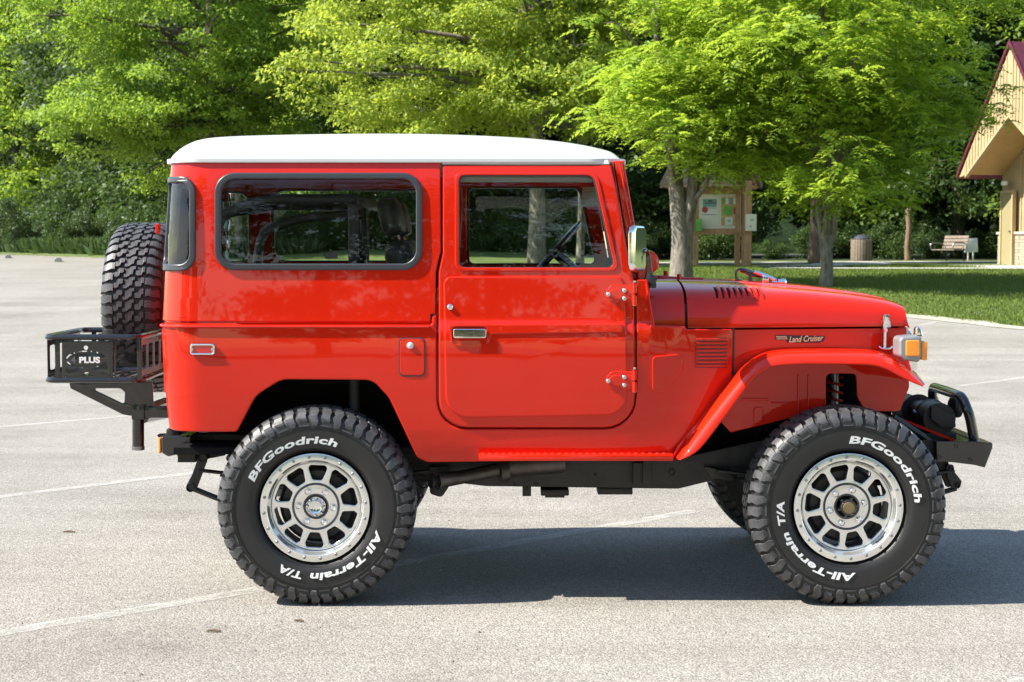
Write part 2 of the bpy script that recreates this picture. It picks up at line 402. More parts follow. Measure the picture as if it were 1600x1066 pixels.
# paths
def strip(pts, wd, name):
    L = []; R_ = []
    P = [Vector(p) for p in dens(pts, 8)]
    for i, p in enumerate(P):
        t = (P[min(i + 1, len(P) - 1)] - P[max(i - 1, 0)]).normalized(); nn = Vector((-t.y, t.x)) * wd / 2
        L.append(tuple(p + nn)); R_.append(tuple(p - nn))
    kind(conform([L + R_[::-1]], .014).build(name, M['concrete'], smooth_=False))
strip([(7.0, 36.2), (9, 35.4), (13, 35.2), (18, 34.6), (24, 34.5)], 1.0, 'path')
strip([(-6, 48.5), (-2, 46.5), (3, 44.8), (8, 45.0), (12, 47.0), (18, 47.5), (24, 46)], 3.0, 'path')
strip([(4.0, 40.0), (5.5, 38.6), (8, 38.8), (10.2, 41.5), (11, 46)], 2.4, 'path')
# wooded slope behind everything
g = G(); rr = random.Random(3); rows = []
for j in range(9):
    y = 74 + j * 7
    rows.append([(x, y + max(0, -8 - x) * 1.3, tz(min(y, 120)) + [-.5, 1.2, 4, 8, 12, 17, 21, 24, 26][j] + rr.uniform(-.6, .6)) for x in range(-110, 111, 5)])
g.sheet(rows); kind(g.build('hills', M['hill'], ang=180))
# stall lines: worn, at 47 degrees
def gpt(px, py, Z=0.0):
    d = Vector(((px - 800) / F, 0, 0)) + UP * (-(py - 533) / F) + FW
    t = (Z - CAM.z) / d.z; p = CAM + d * t; return (p.x, p.y)
def pline(p, q, wd=.10):
    a = Vector(gpt(*p)); b = Vector(gpt(*q)); t = (b - a).normalized(); nn = Vector((-t.y, t.x)) * wd / 2
    N = 30; rg = random.Random(int(p[0] + p[1])); L = []; R_ = []
    for i in range(N + 1):
        c = a.lerp(b, i / N); j = rg.uniform(-.008, .008)
        L.append(tuple(c + nn * (1 + j * 10))); R_.append(tuple(c - nn * (1 - j * 10)))
    kind(conform([L + R_[::-1]], .008).build('parking_line', M['line'], smooth_=False))
for p, q in (((-300, 1043), (405, 923)), ((600, 888), (1085, 800)), ((-120, 793), (330, 737)), ((-100, 677), (240, 648)),
             ((1500, 609), (1690, 588)), ((1440, 539), (1560, 522))):
    pline(p, q)
kind(conform([[gpt(*p) for p in rnd([(1570, 1066), (1700, 1045), (1720, 1075), (1590, 1090)], 3)]], .008).build('parking_line', M['line'], smooth_=False))

# ================================================================ TREES
def leaf_arrays(P, D, Nn, L, Wd):
    """diamond leaves: base P, direction D, normal Nn, length L, width Wd -> verts (n,4,3)"""
    side = np.cross(D, Nn); side /= np.linalg.norm(side, axis=1)[:, None] + 1e-9
    L = L[:, None]; Wd = Wd[:, None]
    a = P; b = P + D * L * .45 + side * Wd * .5 + Nn * L * .04; c = P + D * L - Nn * L * .1; e = P + D * L * .45 - side * Wd * .5 + Nn * L * .04
    return np.stack([a, b, c, e], 1)
def quads_mesh(name, V, mat):
    n = len(V); me = bpy.data.meshes.new(name)
    me.vertices.add(n * 4); me.vertices.foreach_set('co', V.reshape(-1).astype(np.float32))
    me.loops.add(n * 4); me.loops.foreach_set('vertex_index', np.arange(n * 4, dtype=np.int32))
    me.polygons.add(n); me.polygons.foreach_set('loop_start', np.arange(0, n * 4, 4, dtype=np.int32))
    try: me.polygons.foreach_set('loop_total', np.full(n, 4, dtype=np.int32))
    except Exception: pass
    me.materials.append(mat); me.update(calc_edges=True); me.validate(); return me
def norm(a): return a / (np.linalg.norm(a, axis=-1, keepdims=True) + 1e-9)
def crown_clumps(R, ell, n, inner=.35, lump=.25):
    """clump centres in an uneven ellipsoid (cx,cy,cz,rx,ry,rz)"""
    cx, cy, cz, rx, ry, rz = ell
    d = norm(R.normal(size=(n, 3))); ph = R.uniform(0, 6.28, 6)
    lumpf = 1 + lump * (np.sin(3 * d[:, 0] + ph[0]) * np.cos(4 * d[:, 2] + ph[1]) + .6 * np.sin(7 * d[:, 1] + ph[2] + 5 * d[:, 2]))
    r = (inner + (1 - inner) * R.uniform(0, 1, n) ** .55) * lumpf
    return np.array([cx, cy, cz]) + d * r[:, None] * np.array([rx, ry, rz])
def leaves_from_clumps(R, C, per, rad, flat, size, droop=.35, up=.75, aspect=.55):
    n = len(C) * per
    idx = np.repeat(np.arange(len(C)), per)
    rr = (R.uniform(.55, 1.35, len(C)) * rad)[idx]
    off = norm(R.normal(size=(n, 3))) * (R.uniform(0, 1, n) ** .45)[:, None]
    P = C[idx] + off * np.stack([rr, rr, rr * flat], 1)
    P[:, 2] -= droop * rr * (off[:, 0] ** 2 + off[:, 1] ** 2) * .6
    D = norm(off * np.array([1, 1, .2]) + R.normal(size=(n, 3)) * .5 + np.array([0, 0, -droop]))
    Nn = norm(R.normal(size=(n, 3)) * (1 - up) * 1.6 + np.array([0, 0, up]) + off * .3)
    Nn = norm(Nn - D * (Nn * D).sum(1)[:, None])
    L = size * R.uniform(.6, 1.3, n)
    return leaf_arrays(P, D, Nn, L, L * aspect)
def fronds_from_clumps(R, C, per, rad, flat, length=.42, nl=8, lsize=.11):
    n = len(C) * per; idx = np.repeat(np.arange(len(C)), per)
    off = norm(R.normal(size=(n, 3))) * (R.uniform(0, 1, n) ** .5)[:, None]
    rr = (R.uniform(.6, 1.3, len(C)) * rad)[idx]
    B = C[idx] + off * np.stack([rr, rr, rr * flat], 1)
    D = norm(off * np.array([1, 1, .1]) + R.normal(size=(n, 3)) * np.array([.5, .5, .2]) + np.array([0, 0, .15]))
    Z = norm(np.array([0, 0, 1.0]) + R.normal(size=(n, 3)) * .22); Z = norm(Z - D * (Z * D).sum(1)[:, None]); Sd = np.cross(D, Z)
    out = []; Lf = length * R.uniform(.7, 1.25, n)
    for k in range(nl):
        t = (k + .8) / nl
        base = B + D * (Lf * t)[:, None] + np.array([0, 0, -1.0]) * (Lf * .45 * t * t)[:, None]
        for sgn in (-1, 1):
            dd = norm(Sd * sgn + D * .45 + np.array([0, 0, -.25]) + R.normal(size=(n, 3)) * .12)
            nn = norm(Z + R.normal(size=(n, 3)) * .15); nn = norm(nn - dd * (nn * dd).sum(1)[:, None])
            ls = lsize * (1 - .35 * abs(t - .45) * 2) * R.uniform(.85, 1.15, n)
            out.append(leaf_arrays(base, dd, nn, ls, ls * .44))
    return np.concatenate(out, 0)
def trunk_geo(R, stems, C, nlimb, rl=.07, hmin=.35):
    """stems: list of (points, radii); limbs reach out to clump centres"""
    g = G()
    for pts, rad in stems: g.tube(pts, rad, 12, sub=6)
    allp = []
    for pts, rad in stems:
        dp = dens(pts, 6); k0 = int(len(dp) * hmin); allp += [(p, interp(i / (len(dp) - 1), np.linspace(0, 1, len(rad)), rad)) for i, p in enumerate(dp) if i >= k0]
    for i in R.choice(len(C), min(nlimb, len(C)), replace=False):
        c = C[i]; cand = [(np.linalg.norm(c - p) + 2.2 * abs(c[2] - .9 - p[2]) * .5, p, rr) for p, rr in allp]
        cand.sort(key=lambda q: q[0]); _, p, rr = cand[0]
        m1 = p + (c - p) * .35 + R.normal(size=3) * .12 + np.array([0, 0, .15]); m2 = p + (c - p) * .7 + R.normal(size=3) * .15 + np.array([0, 0, .15])
        r0 = min(rr * .6, rl)
        g.tube([tuple(p), tuple(m1), tuple(m2), tuple(c)], [r0, r0 * .7, r0 * .4, r0 * .12], 6, sub=3, cap=False)
        for _ in range(2):
            j = R.integers(len(C)); cc = C[j]
            if np.linalg.norm(cc - m2) < 1.8: g.tube([tuple(m2), tuple((m2 + cc) / 2 + R.normal(size=3) * .08), tuple(cc)], [r0 * .4, r0 * .25, r0 * .1], 5, sub=2, cap=False)
    return g
def make_tree(name, label, loc, stems, ells, lm, bm_, seed, per=150, rad=.6, flat=.4, size=.13, nlimb=40, fr=None, group=None, up=.75, rl=.07, rz=0, hmin=.35, aspect=.55, sc=1.0):
    R = np.random.default_rng(seed)
    C = np.concatenate([crown_clumps(R, e[:6], e[6]) for e in ells], 0); C = C[C[:, 2] > 1.4]
    t = thing(name, label, 'tree', loc, rz, group, local=True)
    trunk_geo(R, stems, C, nlimb, rl, hmin).build('trunk', bm_, t, ang=180, recalc=False)
    if fr: V = fronds_from_clumps(R, C, fr[0], rad, flat, fr[1], fr[2], fr[3])
    else: V = leaves_from_clumps(R, C, per, rad, flat, size, up=up, aspect=aspect)
    me = quads_mesh('crown', V, lm); o = bpy.data.objects.new('crown', me); COL.objects.link(o); o.parent = t
    t.scale = (sc, sc, sc)
    return t
def gpos(px, d): return ((px - 800) / F * d, d - 6.8, tz(d - 6.8) - .03)

# five foreground trees
make_tree('maple_tree', 'tall green maple with a grey trunk behind the vehicle\'s rear roof', gpos(335, 57),
    [([(0, 0, 0), (.05, 0, 2.5), (-.05, .1, 6), (.1, 0, 9.5), (0, 0, 12)], [.24, .19, .16, .11, .04])],
    [(-1.0, 0, 7.2, 4.3, 3.6, 4.8, 430), (-2.3, -1.2, 3.9, 2.4, 2.0, 1.1, 90), (1.9, -.3, 6.5, 1.7, 2, 3.4, 60)], M['leafA'], M['barkd'], 11, per=190, rad=.6, flat=.38, size=.12, nlimb=70, sc=1.28)
make_tree('light_green_tree', 'yellow-green tree spreading over the vehicle\'s roof, pale straight trunk behind the door window', gpos(838, 46),
    [([(0, 0, 0), (.02, 0, 1.5), (-.05, 0, 3.5), (-.3, .1, 6), (-.5, 0, 9.5)], [.25, .185, .17, .13, .04])],
    [(-1.7, 0, 6.3, 4.3, 3.4, 3.4, 400), (1.5, .5, 6.2, 3.0, 2.6, 3.3, 160), (.5, -2.0, 4.1, 2.9, 1.5, .85, 75)], M['leafY'], M['bark'], 12, per=170, rad=.56, flat=.42, size=.125, nlimb=70, rl=.09, hmin=.5, sc=1.2)
make_tree('walnut_tree', 'forked grey-trunked walnut with feathery leaves beside the notice board', gpos(1064, 34.5),
    [([(0, 0, 0), (0, 0, .8), (-.06, 0, 1.5), (-.15, 0, 2.4), (-.25, .1, 3.4), (-.5, .1, 5.0), (-.4, 0, 6.3)], [.27, .20, .17, .14, .11, .07, .03]),
     ([(.07, 0, .6), (.12, 0, 1.2), (.22, -.02, 1.9), (.31, 0, 2.8), (.6, 0, 4.2), (1.0, 0, 6)], [.15, .14, .125, .105, .07, .03])],
    [(.1, -.3, 3.5, 1.9, 1.7, .95, 70), (.9, 0, 4.6, 2.4, 2.3, 1.5, 75), (.8, -.4, 6.3, 2.6, 2.8, 1.6, 60), (1.0, -.5, 2.6, 1.15, .9, .45, 26)], M['leafW'], M['bark'], 13, rad=.55, flat=.32, fr=(17, .44, 6, .16), nlimb=30, rl=.06, sc=1.06)
make_tree('walnut_tree', 'slender multi-stemmed walnut in the lawn right of the notice board', gpos(1290, 33.5),
    [([(0, 0, 0), (.02, 0, .5), (-.02, 0, 1.1), (.06, 0, 1.9), (.05, 0, 3.3), (-.2, 0, 6.5)], [.15, .13, .12, .11, .09, .03]),
     ([(0, 0, .7), (-.12, 0, 1.3), (-.2, .02, 2.2), (-.3, 0, 3.6), (-1.0, 0, 5.6)], [.07, .07, .06, .05, .02]),
     ([(.04, 0, .8), (.16, -.03, 1.4), (.17, 0, 2.4), (.55, 0, 4.0), (1.6, 0, 6.2)], [.08, .08, .07, .06, .02])],
    [(.2, -.3, 2.95, 2.5, 2.2, 1.35, 105), (-.1, -.8, 5.2, 3.2, 3.2, 1.9, 125), (2.0, .3, 4.9, 1.3, 1.5, 2.0, 35), (-.3, -1.5, 7.4, 3.6, 3.8, 1.8, 75)], M['leafW'], M['bark'], 14, rad=.58, flat=.3, fr=(16, .42, 6, .155), nlimb=50, rl=.05)
make_tree('cherry_tree', 'straight brown-trunked tree behind the multi-stemmed walnut', gpos(1271, 51),
    [([(0, 0, 0), (.03, 0, 2), (-.03, 0, 4.5), (.1, 0, 9)], [.21, .15, .13, .05])],
    [(-.2, .8, 7.4, 3.6, 2.6, 3.0, 230)], M['leafA'], M['barkb'], 15, per=140, rad=.6, size=.15, nlimb=30)
make_tree('young_tree', 'thin pale trunk seen through the front of the door window', gpos(906, 50),
    [([(0, 0, 0), (.05, 0, 2), (.0, 0, 4), (-.1, 0, 8)], [.14, .11, .10, .04])],
    [(0, 0, 6.6, 2.6, 2.3, 2.7, 110)], M['leafY'], M['bark'], 16, per=140, rad=.55, size=.15, nlimb=20)
make_tree('young_tree', 'grey trunk seen through the rear quarter window', gpos(372, 57),
    [([(0, 0, 0), (.0, 0, .3), (.02, 0, 2), (-.05, 0, 4), (-.3, 0, 7)], [.22, .13, .11, .10, .04])],
    [(-.2, 0, 6.2, 1.8, 1.8, 2.4, 60)], M['leafA'], M['bark'], 17, per=140, rad=.55, size=.15, nlimb=20)
# woodland: a few kinds, copied
def tall(seed, lm, h, wd, n, per=120, size=.2, low=1.2):
    return dict(stems=[([(0, 0, 0), (.1, 0, h * .3), (-.1, .1, h * .6), (0, 0, h)], [.26, .2, .14, .04])],
                ells=[(0, 0, h * .62, wd, wd, h * .42, n), (0, 0, low + 1.6, wd * .9, wd * .9, 1.7, n // 4)], lm=lm, bm_=M['barkd'], seed=seed, per=per, rad=.85, flat=.5, size=size, nlimb=16, up=.55)
kinds = []
WL = ['dense dark green woodland tree at the edge of the wood', 'tall mid-green woodland tree behind the lawn', 'broad bushy woodland tree in the shade behind the park']
for k, (sd, lm, h, wd) in enumerate(((21, M['leafD'], 15, 3.8), (22, M['leafA'], 14, 3.4), (23, M['leafD'], 13, 4.2))):
    a = tall(sd, lm, h, wd, 230, per=110, size=.23)
    kinds.append(make_tree('woodland_tree', WL[k], (0, 0, 0), a.pop('stems'), a.pop('ells'), a.pop('lm'), a.pop('bm_'), a.pop('seed'), group='trees of the wood behind the park', **a))
R2 = random.Random(9)
def wl(x): return max(51.5, 24.4 + (7.9 - x) / .606 + 4.5 - 6.8)
spots = []
for i in range(14): x = -30 + i * 4.3 + R2.uniform(-1, 1); spots.append((x, wl(x) + 5.5 + R2.uniform(-1.5, 2), R2.choice([0, 1, 2])))
for i in range(13): x = -36 + i * 5.6 + R2.uniform(-1, 1); spots.append((x, wl(x) + 12 + R2.uniform(-1, 2), R2.choice([0, 0, 2])))
spots += [(21.5, 52, 1), (17.5, 56, 0), (25, 47, 1)]
used = set()
def place(k, x, y, s, rz, label=None, group=None):
    if k not in used: o = kinds[k]; used.add(k)
    else: o = copy_tree(kinds[k])
    o.location = (x, y, tz(y) - .1 + (.35 if x < -9 and y > 0 else 0)); o.rotation_euler.z = rz; o.scale = (s, s, s * R2.uniform(.92, 1.12))
    if label: o['label'] = label
    if group: o['group'] = group
for (x, y, k) in spots: place(k, x, y, R2.uniform(.95, 1.15) * (1.12 if x < -14 else 1), R2.uniform(0, 6.28))
# wood on the other side of the lot, behind the photographer (seen in the paintwork)
for i in range(15):
    place(R2.choice([0, 1, 2]), -52 + i * 7.5 + R2.uniform(-2, 2), -45 + R2.uniform(-4, 3), R2.uniform(1.15, 1.5), R2.uniform(0, 6),
          'woodland tree on the other side of the parking lot, mirrored in the red paint', 'trees across the lot')
fr_ = [(x, wl(x) + .6 + R2.uniform(-.3, .3)) for x in range(-6, 46, 2)]
kind(conform([fr_ + [(46, 112), (-6, 112)]], .02, xcuts=(0, 10, 20, 30)).build('forest_floor', M['forestfloor'], smooth_=False))
# shrubs
def make_shrub(name, label, lm, seed, n=26, per=150, w_=1.1, h=1.5, size=.12, group=None):
    R = np.random.default_rng(seed); C = crown_clumps(R, (0, 0, h * .5, w_, w_ * .8, h * .5), n, .3, .2); C[:, 2] = np.maximum(C[:, 2], .25)
    t = thing(name, label, 'shrub', (0, 0, 0), 0, group, local=True)
    V = leaves_from_clumps(R, C, per, .42, .7, size, up=.5)
    o = bpy.data.objects.new('foliage', quads_mesh('foliage', V, lm)); COL.objects.link(o); o.parent = t
    g = G()
    for i in range(9):
        c = C[i % len(C)]; g.tube([(0.05 * cos(i), .05 * sin(i), 0), tuple(c * .5 + np.array([0, 0, .1])), tuple(c)], [.02, .014, .006], 5, sub=3, cap=False)
    g.build('stem', M['barkd'], t, recalc=False, ang=180)
    return t
sh1 = make_shrub('shrub', 'dark green shrub in the undergrowth along the wood', M['leafD'], 31, per=260, size=.09, group='undergrowth shrubs along the wood')
sh2 = make_shrub('shrub', 'pale green leafy shrub in the undergrowth along the wood', M['leafG'], 32, per=320, size=.075, group='pale shrubs along the wood')
first = {0: True, 1: True}
for i in range(56):
    k = 0 if R2.random() < (.62 if i < 28 else .9) else 1
    src = (sh1, sh2)[k]; o = src if first[k] else copy_tree(src); first[k] = False
    x = -27 + i * 0.98 + R2.uniform(-.5, .5); y = wl(x) + 1.5 + R2.uniform(-1.2, 3.5)
    s = R2.uniform(.8, 1.5) * (.72 if x > 2 else 1); o.location = (x, y, tz(y) - .05 + (.35 if x < -9 else 0)); o.scale = (s, s, s * R2.uniform(.8, 1.25)); o.rotation_euler.z = R2.uniform(0, 6)
# tall pale shrubs low at the left edge
for i, (px, d, s) in enumerate(((40, 84, 1.5), (95, 80, 1.3), (150, 76, 1.4), (215, 71, 1.3), (8, 87, 1.7), (120, 83, 1.8))):
    o = copy_tree(sh2); x, y, z = gpos(px, d); o.location = (x, y, z + .35); o.scale = (s, s, s * 1.15); o.rotation_euler.z = i * 1.3
    o['label'] = 'tall silvery green shrub under the maple at the left edge of the lot'; o['group'] = 'tall shrubs at the left edge of the lot'
# grass blades
def blades(name, n, region, h, seed, lm=None):
    R = np.random.default_rng(seed); P = []
    while len(P) < n:
        x, y = region(R); P.append((x, y, tz(y)))
    P = np.array(P); m = len(P)
    D = norm(R.normal(size=(m, 3)) * .35 + np.array([0, 0, 1.0])); Nn = norm(R.normal(size=(m, 3)) * np.array([1, 1, .2])); Nn = norm(Nn - D * (Nn * D).sum(1)[:, None])
    L = h * R.uniform(.5, 1.3, m); V = leaf_arrays(P, D, Nn, L, L * .22)
    o = bpy.data.objects.new(name, quads_mesh(name, V, lm or M['grassb'])); COL.objects.link(o); kind(o, 'stuff'); return o
def reg_r(R):
    while True:
        d_ = 24 + 22 * R.uniform() ** 1.3; x = R.uniform(1, 17); y = d_ - 6.8
        if x > lotX(d_) + .3 + R.uniform(0, .3) and not (34.1 < y < 36.8 and x > 6.5) and not (37.5 < y and 3 < x < 9.5): return x, y
blades('lawn_grass', 150000, reg_r, .06, 1)
def reg_w(R):
    x = R.uniform(-30, -7); return x, wl(x) + R.uniform(-1.5, .8)
def grit():
    R = np.random.default_rng(8); g = G()
    for i in range(520):
        px = R.uniform(-40, 1640); py = 560 + 500 * R.uniform() ** .8
        x, y = gpt(px, py); s = R.uniform(.0022, .0055) if i % 9 else R.uniform(.006, .010)
        V = [(x + s * cos(q + i) * R.uniform(.7, 1.3), y + s * sin(q + i) * R.uniform(.7, 1.3), .0045) for q in (0, 1.57, 3.14, 4.71)] + [(x, y, .005 + s * R.uniform(.5, 1.0))]
        g.add(V, [(0, 1, 4), (1, 2, 4), (2, 3, 4), (3, 0, 4)])
    kind(g.build('loose_grit', simple('grit', (.20, .18, .15), .9, var=.8, scale=3), smooth_=False, recalc=False), 'stuff')
grit()
blades('tall_weeds', 14000, reg_w, .75, 2, M['leafG'])
# ================================================================ PARK FURNITURE
M['timber'] = barkmat('weathered_timber', (.28, .15, .06), (.46, .28, .14), 5)
M['timber2'] = simple('grey_brown_plank', (.19, .15, .115), .8, var=.3, scale=12, bump=.004)
M['boardframe'] = simple('cream_board_frame', (.62, .57, .42), .6, var=.08)
M['tan'] = simple('tan_siding', (.38, .285, .155), .75, var=.12, scale=2, bump=.003)
M['tansoft'] = simple('tan_soffit', (.42, .26, .10), .7, var=.1, scale=2)
M['maroon'] = simple('maroon_metal_roof', (.14, .03, .045), .45, .3, var=.15)
def stonemat():
    m, n, l, b = newmat('cut_stone'); tc = n.new('ShaderNodeTexCoord'); br = n.new('ShaderNodeTexBrick')
    mp = node(n, 'ShaderNodeMapping'); mp.inputs['Rotation'].default_value = (pi / 2, 0, 0); l.new(tc.outputs['Object'], mp.inputs[0]); l.new(mp.outputs[0], br.inputs[0])
    br.inputs['Scale'].default_value = 2.6; br.inputs['Color1'].default_value = (.42, .34, .22, 1); br.inputs['Color2'].default_value = (.30, .25, .19, 1); br.inputs['Mortar'].default_value = (.18, .16, .13, 1)
    br.inputs['Mortar Size'].default_value = .025
    l.new(br.outputs[0], b.inputs['Base Color']); b.inputs['Roughness'].default_value = .9
    bp = node(n, 'ShaderNodeBump', ins={'Distance': .03}); l.new(br.outputs['Fac'], bp.inputs['Height']); bp.invert = True; l.new(bp.outputs[0], b.inputs['Normal']); return m
M['stone'] = stonemat()
M['paper'] = simple('poster_paper', (.62, .60, .50), .6, var=.05)
M['pgreen'] = simple('poster_green', (.12, .33, .05), .6, var=.2)
M['pteal'] = simple('poster_teal', (.15, .28, .24), .6, var=.3, scale=20)
M['pred'] = simple('poster_red', (.35, .04, .03), .6, var=.2)
M['porange'] = simple('poster_tan', (.45, .30, .12), .6, var=.2)
M['pdark'] = simple('poster_print', (.06, .06, .06), .6, var=.2)

# ---- notice board kiosk (local frame: x right, y away, z up)
kx, ky, kz = gpos(1127, 45); s_ = 45 / 2495.0
kiosk = thing('notice_board', 'timber notice board with a small gabled roof and two glazed poster panels', 'notice board', (kx, ky, kz + .03), local=True)
def kp(px, py): return ((px - 1127) * s_, (416 - py) * s_)
def kbox(g, x0, y0, x1, y1, ya, yb, bev=.008):
    a = kp(x0, y1); b = kp(x1, y0); g.box(((a[0] + b[0]) / 2, (ya + yb) / 2, (a[1] + b[1]) / 2), (b[0] - a[0], yb - ya, b[1] - a[1]), bev=bev); return g
for (x0, x1, ya, yb, t0) in ((1083, 1091, .0, .15, 290), (1148, 1156, .0, .15, 290), (1159, 1170, -.45, -.27, 283), (1078, 1084, .9, 1.05, 285), (1166, 1173, .9, 1.05, 285)):
    kbox(G(), x0, t0, x1, 418, ya, yb).build('post', M['timber'], kiosk)
kbox(G(), 1083, 357, 1160, 366, -.02, .1).build('beam', M['timber'], kiosk)
kbox(G(), 1083, 293, 1162, 303, -.03, .12).build('beam', M['timber'], kiosk)
bd = kbox(G(), 1091, 303, 1157, 357, .02, .09).build('board', M['boardframe'], kiosk)
for x0, x1 in ((1095, 1121), (1126, 1152)):
    kbox(G(), x0, 308, x1, 352, .012, .019, 0).build('poster_panel', M['paper'] if x0 < 1100 else M['porange'], bd)
def pbit(x0, y0, x1, y1, m, nm='poster'):
    kbox(G(), x0, y0, x1, y1, .004, .011, 0).build(nm, m, bd)
pbit(1097, 311, 1119, 323, M['pteal']); pbit(1096, 337, 1118, 350, M['boardframe']); pbit(1129, 322, 1143, 336, M['pgreen']); pbit(1145, 324, 1149, 334, M['pred'])
pbit(1133, 309, 1137, 319, M['paper']); pbit(1139, 309, 1143, 319, M['pteal']); pbit(1145, 309, 1150, 319, M['paper']); pbit(1127, 309, 1131, 319, M['pgreen']); pbit(1132, 339, 1144, 351, M['paper'])
g = G(); c0 = kp(1100.5, 327.5); g.lathe([(-.004, .0), (-.004, .085), (.01, .085)], (c0[0], .004, c0[1]), 'Y', 24); g.build('poster', M['pred'], bd)
g = G(); kbox(g, 1098, 324.6, 1118, 325.2, .001, .003, 0)
g.build('poster', M['pdark'], bd); g = G()
for q in range(3): c0 = kp(1136.5 + q * 1.8, 344 + (q % 2) * 1.6); g.box((c0[0], .001, c0[1]), (.035, .002, .035), (0, .7, 0))
g.build('poster', M['pgreen'], bd)
g = G(); kbox(g, 1106, 312.5, 1112, 315.5, .001, .003, 0); kbox(g, 1100, 316.5, 1117, 318, .001, .003, 0); kbox(g, 1095.5, 334.8, 1119, 335.6, .001, .003, 0); g.build('poster', M['pdark'], bd)
bx = kbox(G(), 1159.5, 335, 1176, 361, -.62, -.46, .02).build('leaflet_box', M['boardframe'], kiosk)
kbox(G(), 1165.5, 352.5, 1167.5, 354.8, -.63, -.62, 0).build('lock', M['pdark'], bx); kbox(G(), 1166, 343, 1172, 345, -.63, -.62, 0).build('notice', M['pteal'], bx)
bx = kbox(G(), 1086, 342, 1095, 361, -.2, -.02, .02).build('leaflet_box', M['pgreen'], kiosk)
# roof: ridge across, gable turned to the right
g = G()
def kroof(g, cx, cz, ridge, hw, rise, rot, y0):
    Mx = Matrix.Translation((cx, y0, cz)) @ Matrix.Rotation(rot, 4, 'Z')
    for sg in (-1, 1):
        prof = [(0, rise), (sg * hw, 0), (sg * hw, .07), (0, rise + .08)]
        V = [Mx @ Vector((x, y, z)) for x in (-ridge / 2, ridge / 2) for (y, z) in prof]
        g.add(V, [(0, 1, 2, 3), (7, 6, 5, 4), (0, 4, 5, 1), (1, 5, 6, 2), (2, 6, 7, 3), (3, 7, 4, 0)])
    return Mx
c0 = kp(1118, 292); Mx = kroof(g, c0[0] - .08, c0[1] - .02, 2.2, 1.05, 1.0, radians(-32), .45)
for k in range(9):                              # shingle courses
    for sg in (-1, 1):
        t = (k + .5) / 9; y = sg * 1.05 * t; z = 1.08 - 1.01 * t + .02
        bm = bmesh.new(); bmesh.ops.create_cube(bm, size=1)
        for v in bm.verts: v.co = Mx @ (Matrix.Translation((0, y, z)) @ Matrix.Rotation(-sg * atan2(1.0, 1.05), 4, 'X') @ Vector((v.co.x * 2.22, v.co.y * .17, v.co.z * .03)))
        g.bm(bm)
rf = g.build('roof', simple('weathered_shingle', (.29, .20, .15), .85, var=.35, scale=14, bump=.01), kiosk)
g = G()
for xx in (-.95, 0, .95):
    for sg in (-1, 1):
        a = Mx @ Vector((xx, sg * .98, .02)); b = Mx @ Vector((xx, 0, .93)); g.tube([tuple(a), tuple(b)], .055, 4)
    a = Mx @ Vector((xx, -.95, .03)); b = Mx @ Vector((xx, .95, .03)); g.tube([tuple(a), tuple(b)], .06, 4)
g.build('rafter', M['timber'], rf)

# ---- litter bin
x, y, z = gpos(1345, 57)
bn = thing('litter_bin', 'round slatted wooden litter bin with a dark domed lid beside the path', 'litter bin', (x, y, z), local=True)
for k in range(22):
    q = 2 * pi * k / 22; G().box((.36 * cos(q), .36 * sin(q), .41), (.022, .088, .76), (0, 0, q), .004).build('slat', M['timber2'], bn)
g = G(); g.lathe([(.04, 0), (.04, .33), (.80, .34), (.80, .0)], n=24, axis='Z'); g.build('liner', M['dark'], bn)
g = G(); g.lathe([(.79, .30), (.82, .30), (.90, .24), (.96, .13), (.98, 0)], n=24, axis='Z'); g.build('lid', simple('lid_plastic', (.05, .055, .07), .3, var=.1), bn)
# ---- bench
x, y, z = gpos(1488, 57)
bh = thing('park_bench', 'brown slatted park bench with a curved metal armrest facing left', 'bench', (x, y, z), radians(-68), local=True)
g = G()
for k in range(4): G().box((0, -.05 - k * .12, .43), (1.35, .10, .035), (0, 0, 0), .006).build('seat_slat', M['timber2'], bh)
for k in range(4): G().box((0, .07 + k * .03, .52 + k * .12), (1.35, .035, .10), (radians(-14), 0, 0), .006).build('back_slat', M['timber2'], bh)
for sx in (-.5, .5):
    G().tube([(sx, .1, 0), (sx, .02, .40), (sx, -.42, .41)], .03, 8, sub=4).tube([(sx, .0, .38), (sx, .2, .92)], .025, 8).build('leg', M['chassis'], bh)
for sx in (-.64, .64):
    G().tube([(sx, -.46, .42), (sx, -.5, .58), (sx, -.42, .66), (sx, -.1, .67), (sx, .12, .62)], .018, 8, sub=5).build('armrest', M['alud'], bh)
# ---- sign beside the bench
x, y, z = gpos(1516, 58)
sg_ = thing('park_sign', 'white rectangular sign on short white legs behind the bench', 'sign', (x, y, z), radians(12), local=True)
G().box((0, 0, .58), (.52, .03, .5), (0, radians(-3), 0), .006).build('sign_panel', M['white'], sg_)
g = G()
for k in range(5): g.box((-.02, -.0175, .72 - k * .07), (.36 - .05 * (k % 3), .002, .012))
g.build('faded_text_lines', simple('faded_print', (.55, .57, .58), .7), sg_)
for sx in (-.1, .1): G().box((sx, .02, .17), (.04, .04, .36), (0, 0, 0), .004).build('leg', M['white'], sg_)
# ---- broken trunk
x, y, z = gpos(1418, 59)
R = np.random.default_rng(4)
sn = G().tube([(0, 0, 0), (-.03, 0, .6), (.02, 0, 1.2), (-.02, 0, 1.9)], [.13, .11, .10, .12], 12, sub=5)
sn.tube([(-.02, 0, 1.8), (.06, 0, 2.05), (.05, .02, 2.2)], [.11, .07, .01], 8, sub=3)
tag(sn.build('tree_stump', M['barkb'], None, loc=(x, y, z), ang=180), 'bare snapped-off brown trunk standing before the dark wood between bin and bench', 'dead tree')

